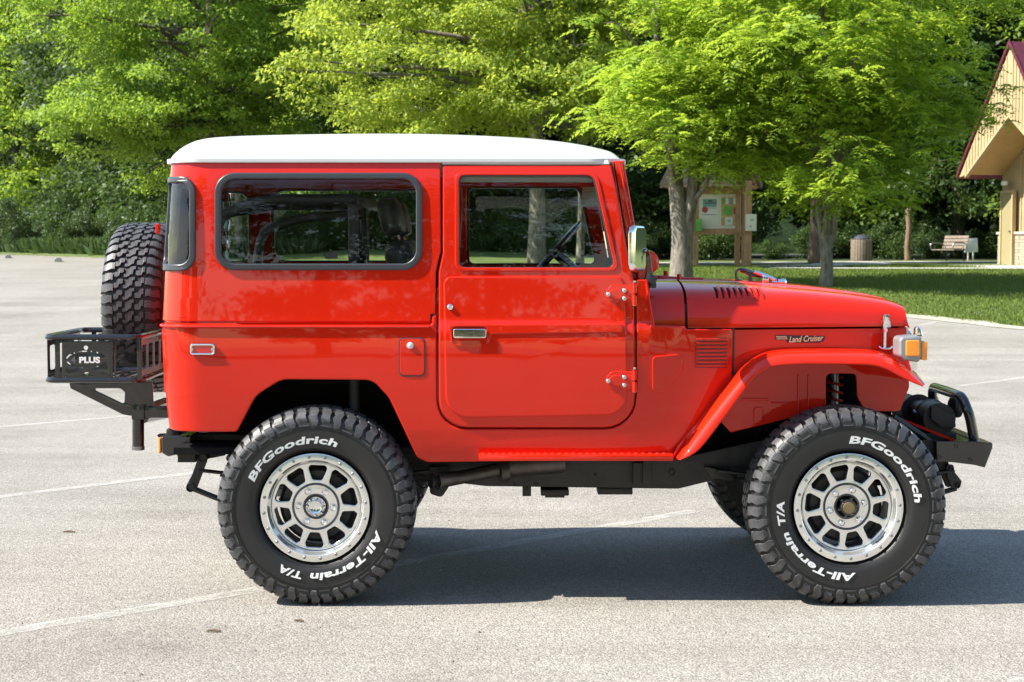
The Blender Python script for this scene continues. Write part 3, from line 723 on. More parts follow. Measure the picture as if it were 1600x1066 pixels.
# ---- building on the right
ax, ay = (1572 - 800) / F * 44, 44 - 6.8; bz = tz(ay)
A = radians(75); eu = Vector((cos(A), -sin(A), 0)); ev = Vector((sin(A), cos(A), 0))
def bp_(u, v, z): p = Vector((ax, ay, bz)) + eu * u + ev * v; return (p.x, p.y, z)
bl = thing('park_building', 'tan board-sided park building with steep maroon metal roof and deep gable porch', 'building', (ax, ay, bz))
HW = 2.55; ZA = W(1572, 70, ay).z; ZE = W(1500, 276, ay + 2.4).z
def prism(g, poly, v0, v1):
    n_ = len(poly); V = [bp_(u, v0, z) for u, z in poly] + [bp_(u, v1, z) for u, z in poly]
    g.add(V, [tuple(range(n_)), tuple(range(2 * n_ - 1, n_ - 1, -1))] + [(i, (i + 1) % n_, n_ + (i + 1) % n_, n_ + i) for i in range(n_)]); return g
ZC = W(1570, 178, ay).z
slope = (ZA - ZE) / HW
# gable skin with an inverted V cut: two wings
for sg in (-1, 1):
    g = prism(G(), [(0, ZA - .06), (0, ZC), (sg * (HW - .35), ZE + .04), (sg * HW, ZE - .02)], 0, .08)
    for k in range(1, 17):                      # battens
        u = sg * k * .155
        zt = ZA - .08 - slope * abs(u); zb = ZC - (ZC - ZE - .04) / (HW - .35) * abs(u)
        if zt - zb > .08 and abs(u) < HW - .3: prism(g, [(u - .018, zt), (u - .018, zb), (u + .018, zb), (u + .018, zt)], -.022, 0)
    g.build('gable_siding', M['tan'], bl)
    # soffit from the V cut back to the wall
    e = HW - .35
    prism(G(), [(0, ZC), (0, ZC + .06), (sg * e, ZE + .10), (sg * e, ZE + .04)], .08, 1.3).build('soffit', M['tansoft'], bl)
    o = prism(G(), [(0, ZC - .09), (0, ZC - .002), (sg * e, ZE + .036), (sg * e, ZE - .05)], -.03, .09).build('porch_trim', M['tan'], bl)
# roof slabs with standing seams
for sg in (-1, 1):
    g = prism(G(), [(0, ZA), (0, ZA + .09), (sg * (HW + .07), ZE - .06 + .09), (sg * (HW + .07), ZE - .06)], -.07, 9)
    for k in range(20):
        v = -.06 + k * .45
        prism(g, [(0, ZA + .09), (0, ZA + .14), (sg * (HW + .06), ZE + .08), (sg * (HW + .06), ZE + .03)], v, v + .03)
    g.build('roof', M['maroon'], bl)
# recessed front wall and side walls
WU = HW - .32
g = prism(G(), [(-WU, bz + .95), (-WU, ZE + .02), (0, ZC - .05), (WU, ZE + .02), (WU, bz + .95)], 1.22, 1.36)
for k in range(-15, 16):
    u = k * .16 + .05
    if -WU + .9 < u < WU: prism(g, [(u - .02, bz + .95), (u - .02, ZC - .12 - abs(u) * (ZC - ZE) / WU), (u + .02, ZC - .12 - abs(u) * (ZC - ZE) / WU), (u + .02, bz + .95)], 1.19, 1.22)
prism(g, [(-WU, bz - .2), (-WU, ZE + .02), (-WU + .12, ZE + .02), (-WU + .12, bz - .2)], 1.36, 8.8)
prism(g, [(WU - .12, bz - .2), (WU - .12, ZE + .02), (WU, ZE + .02), (WU, bz - .2)], 1.36, 8.8)
g.build('wall', M['tan'], bl)
prism(G(), [(-WU, bz - .1), (-WU, bz + .92), (WU, bz + .92), (WU, bz - .1)], 1.10, 1.34).build('stone_base', M['stone'], bl)
prism(G(), [(-WU - .03, bz + .92), (-WU - .03, bz + .99), (WU + .03, bz + .99), (WU + .03, bz + .92)], 1.06, 1.25).build('stone_ledge', simple('ledge', (.42, .38, .3), .8), bl)
dr = prism(G(), [(-WU + .3, bz - .02), (-WU + .3, bz + 2.1), (-WU + .82, bz + 2.1), (-WU + .82, bz - .02)], 1.03, 1.10).build('door', simple('khaki_door', (.27, .23, .12), .5, var=.04), bl)
G().box(bp_(-WU + .75, 1.0, bz + 1.0), (.05, .05, .05), (0, 0, 0), .01).build('door_handle', M['alud'], dr)
g = prism(G(), [(-WU + .24, bz - .02), (-WU + .24, bz + 2.17), (-WU + .297, bz + 2.17), (-WU + .297, bz - .02)], 1.0, 1.12)
prism(g, [(-WU + .823, bz - .02), (-WU + .823, bz + 2.17), (-WU + .88, bz + 2.17), (-WU + .88, bz - .02)], 1.0, 1.12)
prism(g, [(-WU + .3, bz + 2.103), (-WU + .3, bz + 2.17), (-WU + .82, bz + 2.17), (-WU + .82, bz + 2.103)], 1.0, 1.12); g.build('door_frame', M['tan'], bl)
G().box(bp_(-WU + .5, .97, bz + 2.38), (.12, .22, .13), (0, 0, pi / 2 - A), .04).build('wall_lamp', M['white'], bl)
kind(G().xy([[bp_(-3.2, -.7, 0)[:2], bp_(3.4, -.7, 0)[:2], bp_(3.4, 9.5, 0)[:2], bp_(-3.2, 9.5, 0)[:2]]], bz - .12, bz + .045).build('pavement', M['concrete']))

# ---- parking stops seen end on, and twigs
for (px, d_, lb) in ((14, 66, 'concrete parking stop at the far left edge of the lot, nearer the frame edge'), (92, 55, 'concrete parking stop on the far side of the lot, right one of two')):
    x, y, z = gpos(px, d_)
    g = G(); g.yz([[(-.9, 0), (.9, 0), (.9, .02), (-.9, .02)]], -.11, .11)
    g.v = []; g.f = []
    pr = [(-.13, 0), (-.12, .08), (-.07, .14), (0, .16), (.07, .14), (.12, .08), (.13, 0)]
    V = [(a, yy, b) for yy in (-.9, .9) for a, b in pr]; n_ = len(pr)
    g.add(V, [tuple(range(n_)), tuple(range(2 * n_ - 1, n_ - 1, -1))] + [(i, i + 1, n_ + i + 1, n_ + i) for i in range(n_ - 1)])
    tag(g.build('parking_stop', M['concrete'], None, loc=(x, y, z + .03)), lb, 'parking stop', 'parking stops').rotation_euler.z = -atan2(x, d_)
for i, (px, py, L, lb) in enumerate(((108, 834, .035, 'dark twig lying on the asphalt left of the rear tyre'), (334, 990, .03, 'small brown twig below the rear tyre'),
        (467, 974, .02, 'tiny crumb of bark below the rear tyre'), (954, 752, .0, ''))):
    if not L: continue
    x, y = gpt(px, py); q = .3 + i
    tag(G().tube([(-L, 0, .006), (0, .004, .009), (L, -.003, .006)], [.003, .006, .003], 6, sub=3).build('twig', M['barkb'], None, loc=(x, y, .004), ang=180), lb, 'twig', 'twigs on the asphalt')
# ================================================================ THE VEHICLE
YC = 0.875
ZB = W(400, 505, .07).z                 # belt line
X0 = W(298, 505, .08).x                 # where the rear corner starts to turn
RC = .152
XH = W(990, 505, .08).x; XF = W(1145, 505, .2).x; XN = W(1415, 505, .34).x
def ysurf(u, z):
    if z < ZB: y = .062 + .10 * (z - .98) ** 2 + (.5 * (.78 - z) ** 2 if z < .78 else 0)
    else:
        t = (z - ZB) / .70; y = .082 + .035 * t + .024 * t ** 6
    if u > XH: y += .12 * min(1, (u - XH) / (XF - XH)) ** 1.5
    return y
def xr(z):
    return X0 + (.036 * (z - ZB) / .70 if z > ZB else .026 * ((ZB - z) / .45) ** 2)
def bpos(u, z, w=0):
    y = ysurf(u, z); x0 = xr(z)
    if u >= x0: return (u, y - w, z)
    a = (x0 - u) / RC
    if a < pi / 2: return (x0 - (RC + w) * sin(a), y + RC - (RC + w) * cos(a), z)
    return (x0 - RC - w, min(y + RC + (x0 - u - RC * pi / 2), YC - .0015), z)
def apos(u, z, w=0):                    # engine-bay side, narrowing to the nose
    t = min(1, max(0, (u - XF) / (XN - XF)))
    return (u, .205 + .14 * t - w, z)
def b2(p, warp=bpos):
    Y = .08
    for _ in range(3):
        q = W(p[0], p[1], Y); Y = ysurf(q.x, q.z) if warp is bpos else warp(q.x, q.z)[1]
    return (q.x, q.z)
def bp2(loop, warp=bpos): return [b2(p, warp) for p in loop]
def panel(loops, w0=0.0, thick=.02, bevel=.003, warp=bpos, cell=.05, g=None, world=False, cut=True):
    """panel whose front stands w0 proud of the body surface"""
    L = loops if world else [bp2(l, warp) for l in loops]
    bm = fill(L, thick, bevel)
    if cut:
        us = [p[0] for p in L[0]]; zs = [p[1] for p in L[0]]
        c = max(cell, .02)
        def rng_(a, b): k = math.ceil(a / c + .01); return [k * c + i * c for i in range(int((b - k * c) / c) + 1)]
        grid_cut(bm, rng_(min(us) + .004, max(us) - .004), rng_(min(zs) + .004, max(zs) - .004) + ([ZB] if min(zs) < ZB < max(zs) else []))
    g = g or G()
    return g.bm(bm, lambda c_: warp(c_.x, c_.y, w0 + c_.z))
car = thing('off_road_vehicle', 'classic boxy red two-door off-road vehicle with white roof and big all-terrain tyres, parked side-on', 'car', (0, YC, 0))
Lp = -22
# ---- tub: lower body with door opening, wheel arch and cowl side
tub = rnd([(Lp, 508, 0), (672, 508, 1), (675, 506, 1), (675, 495, 2), (682, 493, 1), (682.5, 671, 46), (994.5, 671, 50), (995, 437, 2), (1012, 437, 2),
           (1020, 509, 2), (1070, 510, 1), (1073, 514.5, 1), (1145, 514.5, 1), (1144, 592, 3), (1048, 717, 4), (668, 722.5, 10), (652, 716, 14), (632, 673, 30), (608, 622, 40), (582, 594, 30), (440, 593, 36), (400, 618, 40), (370, 675, 6), (Lp, 675, 3)])
body = panel([tub], 0, .022, .006); body.mirror(YC, join=True)
tub_o = body.build('body', M['paint'], car, wn=True)
# shadowed jambs and return flanges behind the door gap
jo = rnd([(676, 262), (1000, 262), (1001, 680), (676, 680)], 50); ji = rnd([(700, 282), (945, 282, 14), (978, 440, 20), (978, 655), (700, 655)], 30)
panel([rnd([(676, 425), (1002, 425), (1002, 684), (676, 684)], 48), rnd([(700, 445), (975, 445), (975, 655), (700, 655)], 30)], -.030, .012, .003).mirror(YC).build('door_jamb', M['paint'], car)
# ---- hard top sides
top = rnd([(Lp, 254, 0), (688, 254, 1), (688.5, 392, 14), (681, 424, 14), (680, 490, 2), (673, 491, 1), (672, 502.5, 3), (Lp, 502.5, 0)])
qw = rect(342, 277, 654, 415, 25, 8); cw = rect(216, 282, 299, 416, 19, 8); rw = rect(0, 285, 165, 415, 15)
hs = panel([top, qw, cw, rw], 0, .018, .004); hs.mirror(YC, join=True)
hard = hs.build('hardtop_side', M['paint'], car, wn=True)
def gasket(lo_, li, nm='window_gasket', w0=.010, both=False, par=None, th=.016, bv=.005):
    g = panel([lo_, li], w0, th, bv)
    if both: g.mirror(YC)
    return g.build(nm, M['gasket'], par or hard, wn=True)
def pane(loop, w0, nm='window_glass', both=False, par=None, flip=False):
    g = panel([loop], w0, 0, 0, cell=.08)
    if flip: g.mirror(YC, keep=False)
    o = g.build(nm, M['glass'], par or hard, recalc=False, ang=60); return o
for flip in (False, True):
    for lo_, li in ((rect(335.5, 270, 660, 422.5, 31, 8), rect(346, 280, 650, 412, 22, 8)), (rect(208, 275, 306, 424, 25, 8), rect(219, 285, 296, 413, 16, 8)), (rect(-6, 280, 171, 421, 18), rect(4, 290, 161, 410, 12))):
        g = panel([lo_, li], .011, .022, .007)
        if flip: g.mirror(YC, keep=False)
        g.build('window_gasket', M['gasket'], hard, wn=True)
    for lp in (rect(343, 277, 653, 415, 24, 8), rect(215, 281, 300, 417, 18, 8), rect(0, 285, 165, 415, 15)): pane(lp, -.004, flip=flip)
# (bead)
0 and panel([rect(343, 277.5, 653, 415, 24, 8), rect(345.5, 280, 650.5, 412.6, 22, 8)], .0135, .004, .0012)
# ---- belt seam shadow gap filler and tub top rail
panel([[(Lp, 500), (678, 500), (678, 511), (Lp, 511)]], -.012, .006, .001).mirror(YC).build('body_rail', M['paint'], car)
g = G(); 
for m_ in (1,):
    pts = [bpos(u, z_, .003) for u, z_ in [b2((px, 510.5)) for px in np.linspace(Lp + 2, 670, 60)]]
    g.tube(pts, .0075, 8)
g.mirror(YC).build('body_bead', M['paint'], car)
# ---- roof
sil = [(263, 249), (265.5, 239), (272, 230), (285, 221), (305, 214.5), (340, 211), (400, 208.8), (500, 207), (600, 206.3), (700, 208), (800, 212.5), (860, 218), (900, 224), (932, 231), (954, 238.5), (967, 247)]
ZG = W(600, 249, .15).z
sp = [(W(px, py, .52).x * 1.0, W(px, py, .52).z) for px, py in sil]
xl = W(256, 249, .16).x; xr_ = W(977, 249, .16).x
xa = sp[0][0]; xb = sp[-1][0]
sx = [xl + (p[0] - xa) / (xb - xa) * (xr_ - xl) for p in sp]; sz = [max(0.0, p[1] - ZG) for p in sp]; sz[0] = 0; sz[-1] = 0
ds = dens(list(zip(sx, sz)), 4)
rows = []
def rhw(x):
    hw = .735
    for xe, s_ in ((xl, 1), (xr_, -1)):
        dd = (x - xe) * s_
        if dd < .17: hw -= .17 - sqrt(max(0, .17 ** 2 - (.17 - dd) ** 2))
    return hw
for x, h in ds:
    hw = rhw(x) ; row = []
    for k in range(41):
        a = -1 + 2 * k / 40; t = sin(a * pi / 2)
        t = (abs(a) ** .55) * (1 if a > 0 else -1)
        row.append((x, YC + hw * t, ZG + max(h, .0) * (1 - abs(t) ** 3.4) ** .62))
    rows.append(row)
g = G(); g.sheet(rows)
roof = g.build('roof', M['white'], car, ang=50)
def plan(off, n=10):
    L = [(x, YC - rhw(x) - off) for x in np.linspace(xl + .0005, xr_ - .0005, 90)]
    return [(x + (off if x > 0 else -off) * .0, y) for x, y in L] + [(x, 2 * YC - y) for x, y in L[::-1]]
g = G(); pl = [(xl - .012, YC - .735 + .17)] + plan(.012) + [(xl - .012, YC + .735 - .17)]
pl = rnd([(xl - .014, YC - .747, .18), (xr_ + .012, YC - .747, .17), (xr_ + .012, YC + .747, .17), (xl - .014, YC + .747, .18)], .17, 12)
pi_ = rnd([(xl + .012, YC - .71, .15), (xr_ - .03, YC - .71, .15), (xr_ - .03, YC + .71, .15), (xl + .012, YC + .71, .15)], .15, 12)
g.xy([pl, pi_], ZG - .016, ZG + .005, .004); g.build('drip_rail', M['whitetrim'], roof, wn=True)
g = G(); g.xy([pi_], ZG - .005, ZG + .0, 0); g.build('headliner', M['cream'], roof)
g = panel([[(691, 250.5), (950, 250.5), (953, 257), (691, 257)]], .001, .03, .002); g.mirror(YC); g.build('roof_rail', M['whitetrim'], roof)

# ---- doors
DO = rnd([(692, 258.5, 4), (955, 258.5, 5), (962, 290, 60), (985, 418, 30), (991, 440, 30), (991.5, 667.5, 46), (686, 667.5, 43), (685.5, 426, 12), (692, 396, 12)])
DW = rnd([(714.5, 271.5, 10), (930, 271.5, 17), (964, 421, 9), (714.5, 421, 11)], 10, 8)
def make_door(flip):
    def fin(g, *a, **k):
        if flip: g.mirror(YC, keep=False)
        return g.build(*a, **k)
    d = fin(panel([DO, DW], .004, .03, .007), 'door', M['paint'], car, wn=True)
    # raised lower skin, rib, hinge pockets
    L = rnd([(693, 432, 13), (974, 432, 10), (978, 500, 10), (980, 648, 34), (697, 653, 36)], 20, 8)
    fin(panel([L], .0115, .014, .0062), 'door_skin', M['paint'], d, wn=True)
    rib = rnd([(701, 507, 4), (972, 506, 2), (973, 519, 3), (768, 522, 5), (764, 538, 6), (706, 540, 8)], 4)
    rec = rect(707.5, 511, 760.5, 538, 5)
    fin(panel([rib, rec], .0165, .012, .0042, cell=.03), 'door_rib', M['paint'], d, wn=True)
    fin(panel([rect(707, 510, 761, 539, 6)], .0120, .004, .001), 'handle_recess', M['paint'], d, wn=True)
    g = panel([rect(708.5, 513.5, 760, 528, 3)], .026, .010, .0035); fin(g, 'handle', M['chrome'], d, wn=True)
    fr = panel([rnd([(711, 268, 12), (933, 268, 20), (968, 424, 11), (711, 424, 13)], 12, 8), rnd([(717, 274, 9), (928, 274, 16), (960.5, 418.5, 8), (717, 418.5, 10)], 10, 8)], .0085, .012, .0035)
    fin(fr, 'window_frame', M['paint'], d, wn=True)
    fin(panel([rnd([(716, 273, 9), (929, 273, 16), (962, 420, 8), (716, 420, 10)], 10, 8), rnd([(718.5, 275.5, 8), (926, 275.5, 15), (958.5, 417.5, 7), (718.5, 417.5, 9)], 10, 8)], .004, .018, .001), 'window_gasket', M['gasket'], d)
    g = panel([DW], -.012, 0, 0, cell=.2)
    if flip: g.mirror(YC, keep=False)
    g.build('window_glass', M['glass'], d, recalc=False, ang=60)
    for yy in (460, 595):
        pk = rnd([(943, yy, 12), (955, yy - 15, 8), (990, yy - 15, 2), (990, yy + 13, 2), (955, yy + 13, 8)], 8)
        fin(panel([pk], .0155, .008, .0035), 'hinge_pocket', M['paint'], d, wn=True)
        h = rnd([(946, yy, 8), (958, yy - 9, 6), (992, yy - 9, 1), (992, yy + 8, 1), (958, yy + 8, 6)], 6)
        hg = panel([h], .021, .007, .003)
        for zz in (-17, 2):
            q = b2((991, yy + zz)); q2 = b2((991, yy + zz + 15)); a = bpos(*q, .022); b = bpos(*q2, .022); hg.cyl(a, b, .0105, 12)
        ho = fin(hg, 'hinge', M['paint'], d, wn=True)
        for (qx, qy) in ((950, yy), (975, yy - 6), (975, yy + 6.5)):
            q = b2((qx, qy)); c = bpos(*q, .0235); g = G(); g.lathe([(.006, .0095), (-.001, .009), (-.0035, .006), (-.004, 0)], c, 'Y', 14); fin(g, 'hinge_bolt', M['steelbolt'], ho)
        g = G()
        for zz in (-18.5, 17.5):
            q = b2((991, yy + zz)); c = bpos(*q, .022); g.cyl(c, (c[0], c[1], c[2] + .008), .0065, 10)
        fin(g, 'hinge_pin', M['steelbolt'], ho)
    q = b2((703.5, 479.5)); c = bpos(*q, .014); g = G(); g.lathe([(.01, .0135), (-.003, .0125), (-.006, .008), (-.006, 0)], c, 'Y', 18); fin(g, 'door_lock', M['chrome'], d)
    # inner trim
    fin(panel([rnd([(698, 426), (970, 426), (980, 640), (700, 640)], 14)], -.045, .012, .003), 'door_trim', M['vinyl'], d)
    return d
make_door(False); make_door(True)
# ---- small fittings on the flanks
fl = panel([rect(625, 529.5, 663, 586.5, 7)], .0035, .006, .0022, cell=.03).build('fuel_door', M['paint'], car, wn=True)
panel([rect(623, 527.5, 665, 588.5, 8), rect(626.2, 530.7, 661.8, 585.3, 6)], .0008, .004, .0004, cell=.03).build('fuel_door_gap', M['gasket'], fl)
c = bpos(*b2((641, 540)), .005); G().lathe([(.004, .015), (-.004, .014), (-.006, .009), (-.006, 0)], c, 'Y', 20).build('fuel_lock', M['whitetrim'], fl)
ml = panel([rect(297.5, 537, 336, 554.5, 4), rect(300.5, 540, 333, 551.5, 3)], .010, .012, .0035, cell=.02).build('side_marker', M['chrome'], car, wn=True)
panel([rect(299.5, 539, 334, 552.5, 3)], .007, .008, .003, cell=.02).build('marker_lens', M['redlens'], ml, wn=True)
for sx_ in (301, 332.5):
    c = bpos(*b2((sx_, 545.8)), .011); G().lathe([(.002, .007), (-.002, .006), (-.002, 0)], c, 'Y', 10).build('screw', M['steelbolt'], ml)
panel([rnd([(1018.5, 557, 8), (1062, 552.5, 8), (1067.5, 566, 7), (1066, 580, 8), (1036, 615, 8), (1019, 612, 8)], 8)], .0085, .008, .005, cell=.03).build('vent_cover', M['paint'], car, wn=True)
g = G(); q0 = b2((1112, 551)); 
panel([rect(1085, 527, 1139, 575, 5)], .002, .005, .002, cell=.03, g=g)
for k in range(8):
    y0 = 528.5 + k * 5.9; L = rect(1087, y0, 1137, y0 + 3.6, 1.7)
    panel([L], .0105, .010, .003, cell=.06, g=g)
sv = g.build('side_vent', M['paint'], car, wn=True)
g = G()
for k in range(8):
    y0 = 528.5 + k * 5.9; panel([rect(1088, y0 + 3.7, 1136, y0 + 4.9, .4)], .0045, .003, 0, cell=.06, g=g, cut=False)
g.build('vent_slot_shade', M['gasket'], sv)  # dark strips laid between the ribs as the shade of the recess
# gap filler where cowl side meets the apron, and the vertical cowl seam
g = G(); a = b2((1142, 512)); b = b2((1142, 640)); 
g.sheet([[bpos(a[0], a[1], 0), (a[0] + .0, .45, a[1])], [bpos(b[0], b[1], 0), (b[0], .45, b[1])]])
g.mirror(YC); g.build('cowl_return', M['paint'], car)
# ---- step rail under the door
g = G(); a = W(748, 713, .03); b = W(1052, 713, .03)
g.box(((a.x + b.x) / 2, .055, a.z + .002), (b.x - a.x, .06, .012), (0, 0, 0), .003); g.box(((a.x + b.x) / 2, .027, a.z - .008), (b.x - a.x, .010, .024), (0, 0, 0), .003)
k = a.x + .02
while k < b.x - .02: g.lathe([(0, .011), (.004, .009), (.006, .004)], (k, .045, a.z + .008), 'Z', 8); k += .03
g.mirror(YC); g.build('side_step', M['paint'], car)

# ---- hood and cowl top
cs = [(0, 0), (.012, .20), (.03, .40), (.06, .58), (.11, .72), (.18, .815), (.28, .875), (.40, .905), (.50, .915), (.535, .94), (.57, .968), (.62, .98), (.8, .995), (1.0, 1.0)]
csd = dens(cs, 3)
ZE_ = W(1075, 508, .2).z
hs_ = [(1010, 436.5), (1070, 436.5), (1150, 438.5), (1200, 441), (1240, 444), (1300, 450.5), (1350, 458), (1376, 464.5), (1396, 474), (1409, 485), (1416, 496)]
hx = [W(px, py, .72).x for px, py in hs_]; hz = [W(px, py, .72).z for px, py in hs_]
def zc(x): return interp(x, hx_d, hz_d)
_d = dens(list(zip(hx, hz)), 6); hx_d = [p[0] for p in _d]; hz_d = [p[1] for p in _d]
def yedge(x):
    t = (x - XF) / (XN - XF); return .190 + .145 * t if t > 0 else .190 + .06 * t
def ztop(x): 
    return ZE_ + (zc(x) - ZE_)
def hood_rows(x0, x1, n, lift=0.0, flat=0):
    rows = []
    for i in range(n + 1):
        x = lerp(x0, x1, i / n); ye = yedge(x); H = ztop(x) - ZE_; row = []
        nose = smooth((x - XF) / .35)
        for t, f in csd:
            y = lerp(ye, YC, t); bulge = (1 if x > XF else 0)
            f2 = f if nose > .999 else lerp(min(1, f + .06 * smooth((t - .2) / .3) * (1 - smooth((t - .5) / .3))), f, nose)
            row.append((x, y, ZE_ + H * f2 + lift))
        row = [(x, ye + .0, ZE_ - .012)] + row
        rows.append(row + [(p[0], 2 * YC - p[1], p[2]) for p in row[::-1][1:]])
    return rows
xh0 = W(1074, 508, .19).x; xh1 = W(1416.5, 505, .34).x
rows = hood_rows(xh0, xh1, 46)
lastx = rows[-1][0][0]
rows.append([(lastx + .012, p[1], min(p[2], ZE_ + .0) - .012) for p in rows[-1]])
rows.insert(0, [(p[0] + .001, p[1] + (.006 if p[1] < YC else -.006), p[2] - .02) for p in rows[0]])
g = G(); g.sheet(rows); hood = g.build('hood', M['paint'], car, ang=40)
xc0 = W(1010, 508, .18).x; xc1 = W(1069.5, 508, .19).x
rows = hood_rows(xc0, xc1, 8, .003)
rows.append([(p[0] + .0005, p[1] + (.006 if p[1] < YC else -.006), p[2] - .025) for p in rows[-1]])
g = G(); g.sheet(rows); cowl = g.build('cowl_top', M['paint'], car, ang=40)
G().box((xc1 + .008, YC, ZE_ + .04), (.03, 1.3, .10)).build('cowl_seal', M['gasket'], car)
# lip of the cowl side (upturned flange at its rear edge) 
g = G(); g.tube([tuple(Vector(bpos(*b2((1010, 441)), .004))), tuple(Vector(bpos(*b2((1014, 470)), .006))), tuple(Vector(bpos(*b2((1021, 508)), .004)))], .006, 8); g.mirror(YC); g.build('cowl_flange', M['paint'], cowl)
# hood louvres
def hsurf(x, t):
    ye = yedge(x); H = ztop(x) - ZE_; f = np.interp(t, [c[0] for c in csd], [c[1] for c in csd]); return Vector((x, lerp(ye, YC, t), ZE_ + H * float(f)))
g = G(); gd = G()
for k in range(8):
    x = W(1122 + k * 9.6, 458, .3).x; ts = np.linspace(.07, .24, 7)
    pts = [hsurf(x, t) for t in ts]; R_ = []
    for i, p in enumerate(pts):
        e = sin(pi * (i + .0) / 6); h_ = .012 * min(1, e * 2)
        nrm = Vector((0, -.45, .9))
        R_.append([tuple(p + Vector((-.008, 0, 0))), tuple(p + Vector((-.005, 0, 0)) + nrm * h_), tuple(p + Vector((.003, 0, 0)) + nrm * h_), tuple(p + Vector((.013, 0, 0)) + nrm * .001)])
    g.sheet(R_)
    R_ = [[tuple(p + Vector((-.0165, 0, 0)) + Vector((0, -.45, .9)) * .0015), tuple(p + Vector((-.0065, 0, 0)) + Vector((0, -.45, .9)) * .0015)] for p in pts]
    gd.sheet(R_)
lv = g.mirror(YC).build('hood_louvre', M['paint'], hood, recalc=False, ang=50); gd.mirror(YC).build('louvre_slot', M['dark'], lv, recalc=False)
# ---- apron / inner wheel housing (engine bay sides)
ap = rnd([(1147, 515, 1), (1416, 512.5, 1), (1418, 560, 0), (1421, 605, 14), (1406, 643, 6), (1352, 643, 20), (1340, 622, 16), (1338, 584, 8), (1291, 584, 8), (1290, 640, 8), (1175, 668, 4), (1142, 676, 3), (1118, 650, 3), (1147, 600, 3)])
g = panel([ap], 0, .02, .003, warp=apos); g.mirror(YC)
apron = g.build('engine_side', M['paint'], car, wn=True)
g = G()
for (x0, y0, x1, y1, r) in ((1178, 636, 1192, 662, 4), (1160, 622, 1200, 626, 1.5), (1205, 628, 1238, 630, 1), (1246, 585, 1249, 655, 1.4), (1262, 585, 1265, 650, 1.4)):
    panel([rect(x0, y0, x1, y1, r)], .007, .008, .003, warp=apos, g=g, cut=False)
g.build('housing_rib', M['paint'], apron, wn=True)
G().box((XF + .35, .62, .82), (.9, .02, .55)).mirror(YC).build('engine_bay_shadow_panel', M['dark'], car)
# seam between cowl side and apron
g = panel([[(1144.5, 511), (1147.5, 511), (1147.5, 600), (1144.5, 600)]], .002, .004, 0, warp=apos, cut=False); g.build('panel_seam', M['gasket'], apron)
# coil-over seen through the apron opening
g = G(); 
for k in range(46):
    pass
pts = [(W(1305, 600, .55).x + .035 * cos(q * .6), .56 + .035 * sin(q * .6), .95 - q * .0035) for q in range(90)]
G().tube(pts, .006, 6).build('coil_spring', M['redspring'], car)
G().cyl((W(1305, 600, .55).x, .56, .98), (W(1305, 600, .55).x, .56, .58), .02, 12).build('shock_absorber', M['alud'], car)
# ---- front fender
st = [(1050, 717, 1063, 719, .085), (1061, 694, 1092, 703, .10), (1098, 644, 1130, 655, .16), (1137, 596, 1163, 610, .21), (1159, 571, 1182, 587, .225), (1186, 553, 1204, 574, .24), (1216, 545.5, 1228, 570.5, .255),
      (1260, 544, 1262, 569, .27), (1320, 544, 1322, 569.5, .30), (1362, 546, 1362, 571, .32), (1390, 554, 1384, 577, .335), (1414, 569, 1405, 588, .34), (1433, 584, 1425, 597, .34), (1446, 600, 1442, 604, .36)]
std = dens(st, 5)
rows = []
for a in std:
    ax_, ay_, cx_, cy_, ya = a; P = []
    for f, y in ((0, ya), (.10, lerp(ya, .09, .5)), (.22, .105), (.38, .070), (.55, .050), (.75, .038), (.93, .034), (1.0, .036)):
        P.append(tuple(W(lerp(ax_, cx_, f), lerp(ay_, cy_, f), y)))
    c_ = W(cx_, cy_, .036); P.append((c_.x, .050, c_.z - .001)); P.append((c_.x, .052, c_.z + .012))
    rows.append([tuple(p) for p in dens(P, 2)])
g = G(); g.sheet(rows); 
i0 = rows[-1]; 
g.mirror(YC); fend = g.build('fender', M['paint'], car, ang=60, recalc=False)
# ---- badge
def wtext(txt, size, px, py, wfn, ext=.001, off=0, shear=0.0, rot=0.0, sx_=1.0, g=None, width=0):
    bm = text_geo(txt, size, ext, off, shear); g = g or G(); x0, z0 = px, py
    if width:
        xs = [v.co.x for v in bm.verts]; sx_ = width / (max(xs) - min(xs))
    cr, sr = cos(rot), sin(rot)
    def f(c): 
        x = c.x * sx_; return wfn(x0 + x * cr - c.y * sr, z0 + x * sr + c.y * cr, c.z)
    return g.bm(bm, f)
M['badge'] = simple('badge_silver', (.70, .80, .44), .4, 0, var=.05)
q = b2((1212.5, 531), apos)
bg_ = G(); panel([rnd([(1211.5, 524, 1), (1232, 524, 1), (1244, 524.5, 2), (1290, 525.5, 2), (1287, 533, 2), (1280, 535.8, 2), (1229, 535.5, 2), (1229, 531.5, 1), (1211.5, 531.5, 1)], 1.5)], .0035, .004, .001, warp=apos, cut=False, g=bg_)
bo = bg_.build('badge', M['gasket'], car)
g = wtext('TOYOTA', .0215, q[0], q[1] + .001, lambda u, z, w: apos(u, z, .0045 + w), off=.0006, width=.0505); g.build('badge_lettering', M['badge'], bo, recalc=False)
q = b2((1232, 535), apos); g = wtext('Land Cruiser', .037, q[0], q[1], lambda u, z, w: apos(u, z, .0045 + w), off=.0007, shear=.35, rot=radians(2.2), width=.158); g.build('badge_lettering', M['badge'], bo, recalc=False)
